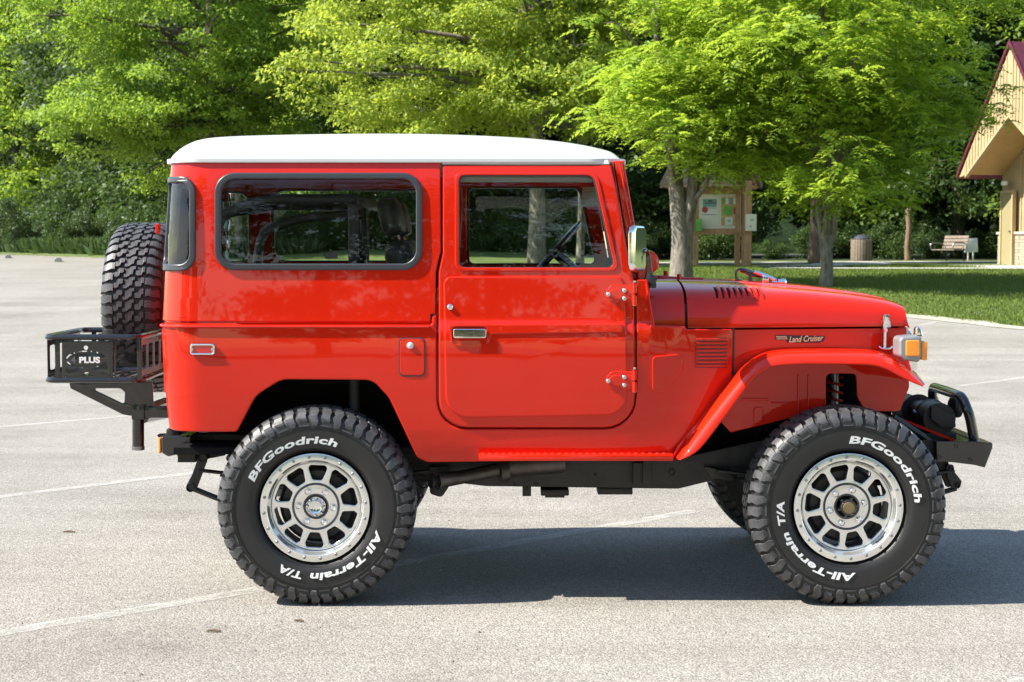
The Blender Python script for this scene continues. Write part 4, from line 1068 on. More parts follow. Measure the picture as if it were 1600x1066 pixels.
# ---- hood latch
ly = lambda px, py, w=0: Vector(apos(*b2((px, py), apos), w))
g = G(); g.tube([ly(1381.5, 543, .012), ly(1382, 518, .012)], .0075, 10); g.tube([ly(1372, 541, .012), ly(1377, 544.5, .012), ly(1388, 544.5, .012), ly(1393, 541, .012)], .005, 8, sub=3)
g.tube([ly(1382, 518, .014), ly(1381, 508, .018), ly(1382, 500, .02)], .012, 8)
g.box(ly(1383.5, 502, .024), (.030, .012, .058), (0, radians(-8), 0), .003); g.box(ly(1382, 496, .034), (.018, .01, .03), (0, radians(-8), 0), .002)
g.lathe([(-.012, .009), (.006, .010), (.01, 0)], ly(1381, 514, .016), 'Y', 10)
g.mirror(YC); g.build('hood_latch', M['chrome'], hood)
# ---- nose and grille
g = G(); zt = ZE_ - .012; zb_ = W(1415, 560, .34).z
G().box((xh1 - .02, YC, (zt + .93) / 2), (.04, 1.06, zt - .93), (0, 0, 0), .008).build('nose_panel', M['paint'], car)
gr = G().box((xh1 + .008, YC, 1.09), (.02, .98, .2), (0, 0, 0), .006).build('grille', M['whitetrim'], car)
for yy in (YC - .36, YC + .36):
    G().lathe([(0, .09), (.03, .088), (.045, .07), (.055, 0)], (xh1 + .015, yy, 1.09), 'X', 28).build('headlight', M['chrome'], car)
# ---- turn signals on the fenders
for sg in (0, 1):
    yo = .12
    def T(x, y, z): return (x, y if not sg else 2 * YC - y, z)
    c = W(1425, 545, .075); g = G()
    xs0 = W(1405, 545, .075).x; xs1 = W(1446, 545, .075).x; z0 = W(1425, 566, .075).z; z1 = W(1425, 524, .075).z
    g.xz([rnd([(1405.5, 527, 8), (1430, 524.5, 6), (1441, 526, 5), (1441, 556, 8), (1437, 566.5, 6), (1414, 564, 5), (1405.5, 556, 8)], 5)], .078, .13, .012)
    if sg: g.mirror(YC, keep=False)
    ho = g.build('turn_signal', M['lamphouse'], car, wn=True)
    g = G(); g.xz([rect(1416, 532, 1437.5, 557, 3)], .071, .016, .004)
    if sg: g.mirror(YC, keep=False)
    g.build('signal_lens', M['amber'], ho, wn=True)
    g = G(); p1 = W(1447, 545, .14); g.yz([[(.082, z0 + .008), (.20, z0 + .008), (.20, z1 - .03), (.082, z1 - .03)]], p1.x - .035, p1.x - .008, .006)
    if sg: g.mirror(YC, keep=False)
    g.build('signal_lens', M['amber'], ho, wn=True)
    g = G(); p = W(1424, 566, .12); p2 = W(1427, 578, .14); g.tube([(p.x, .13, p.z + .01), (p.x + .005, .13, p2.z)], [.03, .024], 14)
    if sg: g.mirror(YC, keep=False)
    g.build('signal_stalk', M['chrome'], ho)
g = G(); g.xz([rnd([(1430, 526, 1), (1431, 514, 3), (1435, 509.5, 3), (1440, 515, 3), (1443, 526, 1)], 2)], .13, .04, .006); g.build('signal_visor', M['chrome'], car)

# ---- windshield
g = G()
wb = [(957, 252, 1), (975, 251, 2), (1006, 432, 3), (985.5, 426, 3)]
g.xz([rnd(wb)], .142, .055, .008)
g.mirror(YC)
tp = [W(*p, .145) for p in ((959, 254), (976, 254), (979.5, 272), (962.5, 272))]
def bar(pts, m):
    g.bm(fill([[(p.x, p.z) for p in pts]], 1.36, .004), lambda c: (c.x, .19 - c.z, c.y))
bar(tp, 0); bar([W(*p, .145) for p in ((984, 408), (1002, 408), (1009, 437), (986, 437))], 0)
wsf = g.build('windshield_frame', M['paint'], car, wn=True)
a = W(968, 262, .17); b = W(994, 415, .17)
G().sheet([[(a.x, .17, a.z), (a.x, 2 * YC - .17, a.z)], [(b.x, .17, b.z), (b.x, 2 * YC - .17, b.z)]]).build('windshield_glass', M['glass'], wsf, recalc=False)
# thin grooves on the pillar
g = G(); g.tube([W(968, 253, .135), W(998, 425, .135)], .004, 6); g.build('pillar_bead', M['paint'], wsf)
# cowl hinge bracket, strap and wiper gear
g = G(); g.xz([rnd([(1004, 392, 3), (1016, 398, 4), (1021, 425, 3), (1014, 462, 3), (1000, 466, 2), (996, 430, 2)], 3)], .13, .03, .006)
for (qx, qy) in ((1003, 412), (1010, 446), (1003, 455)): g.lathe([(-.006, .009), (.004, .009)], tuple(W(qx, qy, .125)), 'Y', 10)
g.mirror(YC); g.build('windshield_bracket', M['paint'], car, wn=True)
g = G(); g.tube([W(1009, 396, .118), W(1013, 410, .112), W(1015, 430, .112), W(1019, 441, .115)], .009, 8, sub=4); g.box(W(1017, 436, .12), (.05, .03, .04), (0, .4, 0), .008); g.box(W(1020, 446, .13), (.03, .03, .025), (0, 0, 0), .006)
g.mirror(YC); g.build('windshield_clamp', M['rubber'], car)
# hood fittings seen along the top: windshield rests and a folded bracket
def on(px, py, Y): return W(px, py, Y)
g = G(); g.tube([on(1022, 433, .85), on(1060, 436, .82), on(1098, 437, .8)], .010, 8); g.tube([on(1062, 438, .8), on(1061, 428, .8)], .011, 8); g.tube([on(1040, 433, .9), on(1040, 423.5, .9)], .010, 8); g.tube([on(1037, 429, .9), on(1043.5, 429, .9)], .007, 6)
g.build('wiper_linkage', M['paint'], cowl)
g = G()
g.tube([on(1151, 438, .75), on(1150, 430, .75), on(1151, 423, .75), on(1157, 420.5, .75), on(1160, 424, .75)], .006, 8, sub=3)
g.tube([on(1149, 437, .75), on(1158, 439, .75)], .006, 8); g.tube([on(1157, 422, .75), on(1170, 425, .75), on(1180, 429, .75), on(1190, 430.5, .75)], .012, 8, sub=3)
g.box(on(1173, 428, .74), (.05, .04, .022), (0, .25, 0), .006); g.tube([on(1173, 430, .72), on(1172, 439, .72), on(1176, 441, .72)], .010, 8)
g.build('windshield_rest', M['black'], hood)
g = G(); g.tube([on(1178, 425, .72), on(1199, 432, .72), on(1212, 438.5, .70)], .010, 8); g.lathe([(-.012, .013), (.02, .018), (.03, .010)], tuple(on(1219, 441, .7)), 'X', 12); g.lathe([(-.02, .006), (.05, .006)], tuple(on(1212, 441, .7)), 'X', 8)
g.box(on(1196, 436.5, .70), (.03, .03, .03), (0, 0, 0), .006)
g.build('windshield_rest_arm', M['chrome'], hood)

# ---- mirrors
for sg in (0, 1):
    p = W(993, 389, .0); zt_ = W(993, 353, 0).z; zb2 = W(993, 424, 0).z; hw_ = .085
    g = G()
    yc_ = p.y - .02
    lp = rnd([(-hw_, zb2), (hw_, zb2), (hw_, zt_), (-hw_, zt_)], .035, 6)
    rz_ = radians(22)
    def rot(pt, dx): 
        x, y = dx, pt[0]
        return (p.x + x * cos(rz_) + y * sin(rz_) * 1.0 , yc_ - x * sin(rz_) * 0 + y * cos(rz_) + x * sin(rz_), pt[1])
    bm = fill([lp], .034, .013, 4)
    g.bm(bm, lambda c: rot((c.x, c.y), -c.z - .01))
    if sg: g.mirror(YC, keep=False)
    mo = g.build('mirror', M['chrome'], car, wn=True)
    g = G(); bm = fill([[(a_ * .86, lerp((zt_ + zb2) / 2, b_, .94)) for a_, b_ in lp]]); g.bm(bm, lambda c: rot((c.x, c.y), -.0125))
    if sg: g.mirror(YC, keep=False)
    g.build('mirror_glass', simple('mirror_glass', (.9, .92, .9), .015, 1.0, var=0), mo, recalc=False)
    g = G(); g.tube([W(1000, 403, .02), W(1006, 392, .03), W(1012, 396, .08), W(1014, 420, .11), W(1010, 440, .12)], .010, 8, sub=4)
    g.box(W(998, 408, .015), (.03, .03, .05), (0, .1, 0), .006)
    if sg: g.mirror(YC, keep=False)
    g.build('mirror_arm', M['black'], mo)
g = G(); c = W(1011, 410, .22); g.lathe([(-.012, 0), (-.012, .04), (.0, .052), (.02, .055), (.03, .05), (.035, 0)], (c.x, c.y, c.z), 'Y', 24); g.build('antenna_mount', M['paint'], car)

# ---- interior
g = G(); xi0 = bpos(X0 - .3, 1.0)[0] + .05; xi1 = W(1010, 500, .2).x
g.box(((xi0 + xi1) / 2, YC, .66), (xi1 - xi0, 1.45, .03)); g.box((xi1, YC, .95), (.03, 1.4, .58)); g.box((W(508, 600, .3).x, YC, 1.0), (.90, 1.4, .03))
g.build('floor', M['dark'], car)
g = G()
g.box((W(508, 500, .1).x, .14, 1.10), (1.15, .02, .18)); g.mirror(YC)
g.build('side_trim', M['vinyl'], car)
g = G(); g.box((W(960, 440, .5).x - .03, YC, 1.27), (.22, 1.34, .15), (0, 0, 0), .04); g.box((W(958, 405, .5).x + .05, YC + .40, 1.45), (.10, .34, .09), (0, .2, 0), .03); g.build('dashboard', M['dark'], car)
sc_ = W(866, 400, YC + .36); g = G(); ax_ = Vector((-.75, 0, .66)).normalized(); uu = Vector((0, 1, 0)); vv = ax_.cross(uu)
cc = Vector((sc_.x, YC + .36, sc_.z + .02))
g.tube([tuple(cc + (uu * cos(q) + vv * sin(q)) * .195) for q in np.linspace(0, 2 * pi, 33)[:-1]], .013, 8, closed=True)
for q in (.2, 2.94, 4.71): g.tube([tuple(cc + (uu * cos(q) + vv * sin(q)) * .19), tuple(cc - ax_ * .03)], .009, 6)
g.tube([tuple(cc - ax_ * .02), tuple(cc - ax_ * .4)], .025, 8); g.build('steering_wheel', M['black'], car)
def seat(px, y):
    b = W(px, 420, y).x; g = G()
    g.box((b, y, 1.00), (.50, .46, .16), (0, radians(-6), 0), .06); so = g.build('seat', M['vinyl'], car, ang=60)
    g = G(); g.box((b - .27, y, 1.28), (.14, .46, .62), (0, radians(-14), 0), .06); g.box((b - .30, y, 1.31), (.10, .34, .50), (0, radians(-14), 0), .05); g.build('seat_back', M['vinyl'], so, ang=60)
    g = G(); g.box((b - .38, y, 1.69), (.10, .26, .18), (0, radians(-14), 0), .045); g.build('headrest', M['vinyl'], so, ang=60)
    g = G()
    for s_ in (-.06, .06): g.cyl((b - .335, y + s_, 1.54), (b - .365, y + s_, 1.63), .008, 8)
    g.build('headrest_post', M['chrome'], so)
seat(742, YC - .37); seat(742, YC + .37)
# roll cage
zr = W(480, 312, .30).z; g = G()
yn, yf = .27, 2 * YC - .27
for y in (yn, yf):
    g.tube([(W(330, 380, y).x, y, W(330, 372, y).z), (W(350, 345, y).x, y, W(350, 338, y).z), (W(388, 322, y).x, y, zr - .02), (W(420, 313, y).x, y, zr), (W(480, 312, y).x, y, zr), (W(555, 312, y).x, y, zr)], .023, 12, sub=5)
    x = W(552, 312, y).x; g.tube([(x, y, .7), (x, y, zr - .02)], .024, 12)
x = W(552, 312, yn).x; g.tube([(x, yn, zr), (x, yf, zr)], .026, 12); g.tube([(x, yn, zr - .05), (x - .0, YC, 1.35)], .02, 10)
hx2 = W(405, 400, .6).x
g.tube([(hx2, .55, .7), (hx2, .55, 1.50), (hx2 + .12, .57, 1.66), (hx2 + .40, .6, 1.70), (x, .62, 1.70)], .022, 12, sub=5)
g.tube([(x + .0, YC + .1, .7), (x - .02, YC + .1, zr)], .022, 10)
g.build('roll_cage', M['pad'], car)
G().tube([(W(372, 300, yf).x, yf + .12, 1.25), (W(374, 300, yf).x, yf + .12, 1.78)], .006, 6).build('seat_belt', simple('belt_trim', (.2, .35, .28), .5), car)
G().box(W(927, 307, .55), (.02, .18, .09), (0, .1, .5), .008).build('interior_mirror', M['cream'], car)
g = G(); a = W(716, 280, .2); b = W(925, 280, .2); g.box(((a.x + b.x) / 2, .19, a.z + .005), (b.x - a.x, .03, .04), (0, 0, 0), .006); g.build('window_header', M['cream'], car)
g = panel([rnd([(438, 399, 1), (465, 395, 1), (467, 408, 1), (445, 409, 1)], 1)], -.006, .001, 0, cut=False); g.mirror(YC, keep=False); g.build('window_sticker', M['letter'], hard)
# ---- wheels
M['lamp4'] = simple('raised_dark_lettering', (.10, .10, .11), .3)
M['boss'] = simple('dark_cast_hub', (.10, .102, .11), .38, .6, 0, var=.1)  # dark grey cast metal of the hub boss
RT = .432; HY = .146
XRW = W(492, 796, .02).x; XFW = W(1326, 796, .02).x
cp = [(-.0, .417), (-.06, .4165), (-.098, .412), (-.122, .402), (-.136, .384), (-.1425, .36), (-.1438, .335), (-.1432, .305), (-.140, .275), (-.130, .254), (-.110, .242)]
cpd = [tuple(p) for p in dens(cp, 5)]
cl = [0.0]
for i in range(1, len(cpd)): cl.append(cl[-1] + math.dist(cpd[i], cpd[i - 1]))
def carc(s, h=0.0):
    """point on the carcass at arc length s from the tread centre (sign = side), lifted by h"""
    sg = 1 if s < 0 else -1; a = abs(s)
    y = interp(a, cl, [p[0] for p in cpd]); r = interp(a, cl, [p[1] for p in cpd])
    y2 = interp(a + .002, cl, [p[0] for p in cpd]); r2 = interp(a + .002, cl, [p[1] for p in cpd])
    dy, dr = y2 - y, r2 - r; L = sqrt(dy * dy + dr * dr) or 1; ny, nr = dr / L, -dy / L      # outward
    if nr < 0 and a < .05: ny, nr = -ny, -nr
    return ((y + ny * h) * -sg * -1 if False else (y + ny * h) * (1 if sg == -1 else -1), r + nr * h)
def tyre_geo():
    g = G(); prof = [(y, r) for y, r in reversed(cpd)] + [(-y, r) for y, r in cpd[1:]]
    g.lathe(prof, n=96)
    for r in (.3425, .3465, .2535, .2575):
        sr = sorted([(p[1], p[0]) for p in cpd]); y = float(np.interp(r, [q[0] for q in sr], [q[1] for q in sr]))
        g.lathe([(y + .001, r - .0011), (y - .0016, r), (y + .001, r + .0011)], n=96)
    return g
NP = 24; PA = 2 * pi / NP
def block(g, th0, sts, h, taper=.12, hs=None):
    """strip block: stations (s, a, b) with a,b in units of the pitch"""
    top = []; bot = []
    n = len(sts)
    for i, (s, a, b) in enumerate(sts):
        hh = h if hs is None else hs[i]
        y, r = carc(s, hh); y0, r0 = carc(s, -.002)
        e = .035 if 1 else 0
        for q, L, (yy, rr) in ((a + e * .5, top, (y, r)), (b - e * .5, top, (y, r)), (a, bot, (y0, r0)), (b, bot, (y0, r0))):
            t = th0 + q * PA; L.append((rr * sin(t), yy, rr * cos(t)))
    V = top + bot; m = 2 * n; F = []
    for i in range(n - 1):
        a, b, c, d = 2 * i, 2 * i + 1, 2 * i + 3, 2 * i + 2
        F += [(a, b, c, d), (a, d, d + m, a + m), (b, b + m, c + m, c)]
    F += [(0, m, m + 1, 1), (2 * n - 2, 2 * n - 1, 2 * n - 1 + m, 2 * n - 2 + m)]
    g.add(V, F)
def tread_geo():
    g = G()
    for k in range(NP):
        t0 = k * PA
        for side in (-1, 1):
            o = 0 if side < 0 else .27
            def S(L, dx=0): return [(side * s, a + o + dx, b + o + dx) for s, a, b in L]
            # shoulder lugs, long and short, wrapping on to the sidewall
            block(g, t0, S([(.079, .06, .40), (.090, .02, .36), (.100, .02, .38), (.108, .08, .42), (.118, .08, .43), (.130, .03, .41), (.142, .02, .42), (.150, .10, .46), (.160, .10, .44)]), .013, hs=[.0135, .0135, .0135, .013, .012, .009, .008, .006, .001])
            block(g, t0, S([(.075, .55, .88), (.088, .52, .86), (.102, .52, .90), (.112, .58, .93), (.124, .57, .90), (.136, .52, .88), (.148, .56, .92), (.160, .62, .95), (.172, .64, .90), (.178, .66, .88)]), .013, hs=[.0135, .0135, .0135, .013, .012, .010, .008, .007, .005, .001])
            # thin bars between lugs low on the sidewall
            block(g, t0, S([(.170, .02, .52), (.176, .05, .58)]), .003)
        # interlocking centre blocks, three columns
        for j, dj in ((0, 0.0), (1, .5)):
            block(g, t0, [(s, a + dj, b + dj) for s, a, b in [(-.071, .02, .30), (-.060, .02, .30), (-.058, .02, .44), (-.050, .10, .46), (-.048, .18, .46), (-.036, .20, .46), (-.030, .22, .44)]], .0135)
            block(g, t0, [(s, a + dj, b + dj) for s, a, b in [(-.027, .00, .17), (-.017, .00, .17), (-.015, .00, .40), (-.004, .02, .42), (.004, .10, .50), (.015, .14, .54), (.017, .37, .54), (.027, .37, .54)]], .014)
            block(g, t0, [(s, a + dj, b + dj) for s, a, b in [(.030, .10, .30), (.036, .08, .34), (.048, .08, .34), (.050, .08, .46), (.058, .14, .52), (.060, .26, .52), (.071, .26, .52)]], .0135)
    return g
tyre_m = tyre_geo().mesh('tyre', M['sidewall'], ang=60); tread_m = tread_geo().mesh('tread', M['tread'], smooth_=False)
def arc_text(txt, a0, a1, rb, size, off=.0015):
    """letters along the outer sidewall from clock angle a0 to a1 (degrees, clockwise from up), tops outward"""
    bm = text_geo(txt, size, .0006, off, .12, 1.04); xs = [v.co.x for v in bm.verts]; x0, x1 = min(xs), max(xs); g = G()
    sr = sorted([(p[1], p[0]) for p in cpd]); rs_ = [q[0] for q in sr]; ys_ = [q[1] for q in sr]
    def f(c):
        t = radians(a0 + (a1 - a0) * (c.x - x0) / (x1 - x0)); r = rb + c.y
        return (r * sin(t), interp(r, rs_, ys_) - .0035 - c.z, r * cos(t))
    return g.bm(bm, f)
txt = []
for (t_, a0, a1) in (('BFGoodrich', -66, 20), ('All-Terrain', 109, 184), ('T/A', 191, 211)):
    txt.append(arc_text(t_, a0, a1, .282, .0435).mesh('tyre_lettering', M['letter'], recalc=False, ang=40))
0 and arc_text('LT 33 x 12.50 R15', 32, 66, .318, .010, 0).mesh('tyre_lettering', M['sidewall'], recalc=False)
# rim
def rim_parts():
    P = {}
    g = G(); g.lathe([(-.112, .234), (-.120, .2365), (-.1265, .2355), (-.1275, .2335), (-.1275, .2085), (-.1255, .206), (-.121, .2055), (-.112, .199), (-.095, .195), (-.070, .192), (-.060, .190)], n=72); P['ring'] = g.mesh('bead_ring', M['alu'], ang=35)
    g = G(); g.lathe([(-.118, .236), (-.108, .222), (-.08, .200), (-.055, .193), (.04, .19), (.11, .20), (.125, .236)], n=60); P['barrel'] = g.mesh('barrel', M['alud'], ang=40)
    g = G(); P['bolt'] = []
    for k in range(20):
        t = 2 * pi * (k + .5) / 20; c = (.2205 * sin(t), -.1275, .2205 * cos(t)); g = G(); g.lathe([(.004, .0072), (-.003, .0068), (-.0045, .005), (-.0045, 0)], c, 'Y', 12); P['bolt'].append(g.mesh('ring_bolt', M['alud']))
    out = [(.193 * cos(t), .193 * sin(t)) for t in np.linspace(0, 2 * pi, 121)[:-1]]; holes = []
    for k in range(10):
        t = 2 * pi * k / 10; hw0, hw1 = .0205, .0455; r0, r1 = .115, .1812
        L = rnd([(-hw0, r0, .011), (hw0, r0, .011), (hw1, r1 - .006, .012), (-hw1, r1 - .006, .012)], .01, 5)
        L2 = []
        for (x, y) in L:
            if y > r1 - .012: y += .006 * (1 - (x / hw1) ** 2)
            L2.append((x * cos(t) + y * sin(t), -x * sin(t) + y * cos(t)))
        holes.append(L2)
    hub = [(.05 * cos(t), .05 * sin(t)) for t in np.linspace(0, 2 * pi, 41)[:-1]]
    g = G(); g.bm(fill([out] + holes + [hub], .026, .0048, 3), lambda c: (c.x, -.088 - c.z - .012 * max(0, (c.x ** 2 + c.y ** 2) ** .5 - .1) * 0, c.y)); P['disc'] = g.mesh('spoke_disc', M['alu'], ang=35)
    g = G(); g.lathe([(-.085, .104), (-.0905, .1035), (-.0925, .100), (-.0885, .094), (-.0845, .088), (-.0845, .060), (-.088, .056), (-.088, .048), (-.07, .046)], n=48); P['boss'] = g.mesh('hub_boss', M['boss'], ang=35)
    P['nut'] = []
    for k in range(6):
        t = 2 * pi * k / 6 + .52; c = (.0745 * sin(t), -.086, .0745 * cos(t)); g = G(); g.lathe([(.006, .0165), (-.002, .0165), (-.002, .0155), (.003, .0135), (.003, .0125), (-.018, .0118), (-.022, .008), (-.022, 0)], c, 'Y', 14); P['nut'].append(g.mesh('lug_nut', M['chrome']))
    bm = text_geo('METHOD', .012, .0004, .0003); g = G(); xs = [v.co.x for v in bm.verts]; mx = max(xs)
    g.bm(bm, lambda c: (-.142 - mx / 2 + c.x - .002, -.0885 - c.z, .0 + c.y - .004)); P['txt'] = g.mesh('rim_lettering', M['dark'], recalc=False)
    g = G(); g.lathe([(-.04, .15), (-.03, .165), (.03, .165), (.04, .15)], n=40).lathe([(-.04, 0), (-.04, .15)], n=40); P['drum'] = g.mesh('brake_drum', M['chassis'])
    return P
RP = rim_parts()
def put(me, parent, rot=0.0):
    o = bpy.data.objects.new(me.name.split('.')[0], me); COL.objects.link(o); o.parent = parent; o.rotation_euler = (0, rot, 0); o['_o'] = [0.0, 0.0, 0.0]; return o
def make_wheel(loc, rt, rr, flip=False, front=False, rim=True, spare=False):
    w_ = put(tyre_m, car, 0); w_.name = 'tyre'
    w_.location = (loc[0], loc[1] - YC, loc[2])
    w_.rotation_euler = (0, rt, pi if flip else 0) if not spare else (0, 0, -pi / 2)
    put(tread_m, w_)
    for t_ in txt: put(t_, w_)
    r_ = put(RP['ring'], car); r_.name = 'rim'; r_.location = w_.location; r_.rotation_euler = (0, rr, pi if flip else 0) if not spare else (0, 0, -pi / 2)
    for k in ('barrel', 'disc', 'boss'): put(RP[k], r_)
    if not spare: put(RP['drum'], r_)
    for m_ in RP['bolt'] + RP['nut']: put(m_, r_)
    put(RP['txt'], r_, radians(-30) if not front else radians(-12))
    g = G()
    if front:
        g.lathe([(-.07, .036), (-.128, .034), (-.131, .031), (-.131, 0)], n=24)
        for k in range(6): t = k * pi / 3; g.box((.036 * cos(t), -.12, .036 * sin(t)), (.016, .022, .010), (0, -t, 0), .003)
        o = put(g.mesh('locking_hub', M['black']), r_); g = G(); g.lathe([(-.131, .026), (-.137, .024), (-.138, 0)], n=24); put(g.mesh('hub_cap', M['bronze']), o)
    else:
        g.lathe([(-.07, .044), (-.096, .0435), (-.099, .041), (-.090, .037), (-.088, .032), (-.108, .030), (-.112, .027), (-.109, .022), (-.109, 0)], n=28)
        for k in range(8): t = k * pi / 4; g.lathe([(-.1, .006), (-.104, .004), (-.104, 0)], (.038 * cos(t), 0, .038 * sin(t)), 'Y', 6)
        put(g.mesh('locking_hub', M['chrome']), r_)
    return w_
make_wheel((XRW, HY, RT - .001), 0, radians(3))
make_wheel((XFW, HY, RT - .001), radians(65), radians(-12), front=True)
make_wheel((XRW, 2 * YC - HY, RT - .001), 1.0, .3, flip=True)
make_wheel((XFW, 2 * YC - HY, RT - .001), 2.0, .9, flip=True, front=True)
make_wheel((-1.845, 1.30, 1.245), 0, 0, spare=True)

# ---- chassis
g = G()
rail = [(245, 680), (352, 678), (640, 690), (700, 712), (1060, 716), (1180, 690), (1330, 668), (1470, 690), (1470, 722), (1330, 705), (1200, 730), (1060, 764), (980, 763), (760, 760), (690, 752), (640, 735), (352, 706), (262, 708)]
for y in (.42,):
    g.xz([rail], y, .07, .004)
for (qx, qy, r) in ((992, 727, .008), (992, 756, .008), (1050, 738, .014), (838, 758, .008), (805, 757, .007), (930, 742, .006), (310, 695, .02), (1134, 716, .006)):
    g.lathe([(-.006, r), (-.001, r), (-.001, 0)], tuple(W(qx, qy, .418)), 'Y', 10)
g.mirror(YC)
g.build('frame', M['chassis'], car)
g = G()
for px in (300, 560, 1000, 1200, 1440):
    c = W(px, 735 if 900 < px < 1100 else 700, .5); g.box((c.x, YC, c.z), (.08, 1.0, .10))
g.box((W(860, 745, .8).x, YC, .53), (.55, .3, .2), (0, 0, 0), .05); g.box((W(1150, 700, .8).x, YC, .72), (.7, .5, .4), (0, 0, 0), .08); g.tube([(XRW, YC, .45), (XFW, YC + .1, .45)], .035, 10)
g.box((W(960, 765, .5).x, .5, W(960, 765, .5).z), (.16, .12, .03), (0, 0, 0), .005); g.box((W(1010, 730, .4).x, .38, W(1010, 735, .4).z), (.04, .05, .12), (0, 0, 0), .004)
g.box((W(823, 765, .5).x, .5, W(823, 766, .5).z), (.04, .08, .045), (0, 0, 0), .004)
g.box((W(867, 764, .5).x, .55, W(867, 767, .55).z), (.13, .12, .03), (0, 0, 0), .006); g.box((W(867, 764, .5).x, .55, W(867, 772, .55).z), (.09, .10, .02), (0, 0, 0), .004)
g.build('drivetrain', M['chassis'], car)
# body mount, number plate bracket etc hanging from the rail
g = G(); g.xz([rnd([(798, 726, 1), (828, 726, 1), (826, 750, 4), (808, 758, 4), (798, 748, 2)], 3)], .39, .012, .002); g.mirror(YC).build('bracket', M['chassis'], car); g = G(); g.xz([rnd([(1098, 728, 2), (1142, 738, 3), (1150, 752, 3), (1112, 748, 4)], 3)], .38, .014, .002); g.mirror(YC).build('bracket', M['chassis'], car); g = G()
g.xz([rnd([(668, 730, 3), (700, 728, 3), (702, 760, 6), (690, 778, 8), (672, 772, 6)], 5)], .36, .02, .003); g.mirror(YC); g.build('bracket', M['chassis'], car)
for x in (XRW, XFW):
    g = G(); g.tube([(x, .27, RT), (x, .6, RT), (x, YC, RT), (x, 1.15, RT), (x, 2 * YC - .27, RT)], [.045, .042, .045, .042, .045], 14); g.lathe([(-.13, 0), (-.12, .08), (-.04, .14), (.04, .14), (.12, .08), (.13, 0)], (x, YC + .12, RT), 'X', 24); g.build('axle', M['chassis'], car)
# leaf springs with shackles
for x, xa_, xb_ in ((XRW, W(312, 768, .35).x, W(672, 762, .35).x), (XFW, W(1120, 745, .35).x, W(1490, 755, .35).x)):
    g = G()
    for k in range(5):
        f = 1 - k * .17
        pts = [(x + (xa_ - x) * f * (1 - i / 5) + (xb_ - x) * f * (i / 5), 0, 0) for i in range(6)]
        za = RT + .11 - k * .010
        P = []
        for i in range(9):
            t = -1 + i / 4; e = (xb_ - x) if t > 0 else (x - xa_)
            P.append((x + t * e * f, .36, za - .012 * (1 - (t * f) ** 2) * 3 + 0 * k))
        rows = []
        for p in P: rows.append([(p[0], .33, p[2]), (p[0], .39, p[2]), (p[0], .39, p[2] + .008), (p[0], .33, p[2] + .008), (p[0], .33, p[2])])
        g.sheet(rows)
    g.mirror(YC); g.build('leaf_spring', M['chassis'], car)
g = G(); g.xz([rnd([(312, 708, 5), (325, 711, 6), (323, 722, 4), (305, 770, 6), (289, 762, 6), (300, 742, 4), (307, 722, 3)], 4)], .34, .012, .002); g.lathe([(-.008, .02), (.07, .02)], tuple(W(317, 715, .34)), 'Y', 14); g.lathe([(-.008, .02), (.07, .02)], tuple(W(298, 762, .34)), 'Y', 14)
g.tube([W(298, 762, .36), W(335, 777, .36), W(400, 800, .36)], .013, 8)
g.xz([rnd([(272, 706, 3), (350, 704, 2), (352, 712, 2), (300, 722, 3), (280, 716, 3)], 3)], .40, .03, .003)
g.mirror(YC); g.build('spring_shackle', M['chassis'], car)
g = G(); g.xz([rnd([(1478, 726, 5), (1490, 726, 4), (1492, 738, 3), (1503, 752, 4), (1500, 764, 5), (1488, 764, 5), (1480, 745, 3)], 4)], .34, .012, .002)
for q in ((1485, 733), (1496, 758)): g.lathe([(-.012, .011), (.06, .011)], tuple(W(*q, .34)), 'Y', 12)
g.tube([W(1494, 763, .37), W(1474, 769, .37), W(1440, 772, .37)], .012, 8)
g.xz([rnd([(1462, 720, 2), (1482, 722, 2), (1492, 760, 3), (1480, 762, 3)], 3)], .37, .03, .003)
g.mirror(YC); g.build('spring_shackle', M['chassis'], car)
g = G(); c = W(1385, 770, .3)
# exhaust
g = G(); g.tube([W(672, 752, .20), W(700, 750, .24), W(740, 742, .30), W(778, 734, .33)], .031, 16, cap=False); g.tube([W(778, 733, .34), W(800, 728, .36), W(880, 722, .40)], [.036, .05, .05], 16); g.tube([W(780, 737, .33), W(792, 735, .34)], .052, 16)
ex = g.build('exhaust_pipe', M['exhaust'], car)
g = G(); a = W(674, 752, .17); b = W(694, 749.5, .19)
g.lathe([(0, .030), (-.012, .041), (-.012, .036), (.08, .03)], (0, 0, 0), 'Y', 20)
q = Vector((.35, .94, .0)).normalized(); V = []
rotm = Vector((0, 1, 0)).rotation_difference(Vector((.9, .55, .08)).normalized()).to_matrix()
cpt = W(687, 751, .17); g.v = [tuple(rotm @ Vector(p) * 1.0 + cpt) for p in g.v]; g.build('tailpipe', M['exhaust'], ex)
# inner rear arches
g = G(); pts = [(370, 676), (400, 620), (440, 596), (582, 597), (608, 624), (632, 675), (652, 716)]
rows = []
for p in dens(pts, 4):
    a = W(p[0], p[1] - 2, .085); rows.append([(a.x, .086, a.z), (a.x, .46, a.z + .02)])
g.sheet(rows); a = W(350, 585, .46); b = W(660, 700, .46)
g.sheet([[(a.x, .46, a.z), (b.x, .46, a.z)], [(a.x, .46, .66), (b.x, .46, .66)]]); g.mirror(YC); g.build('wheel_housing', M['dark'], car)
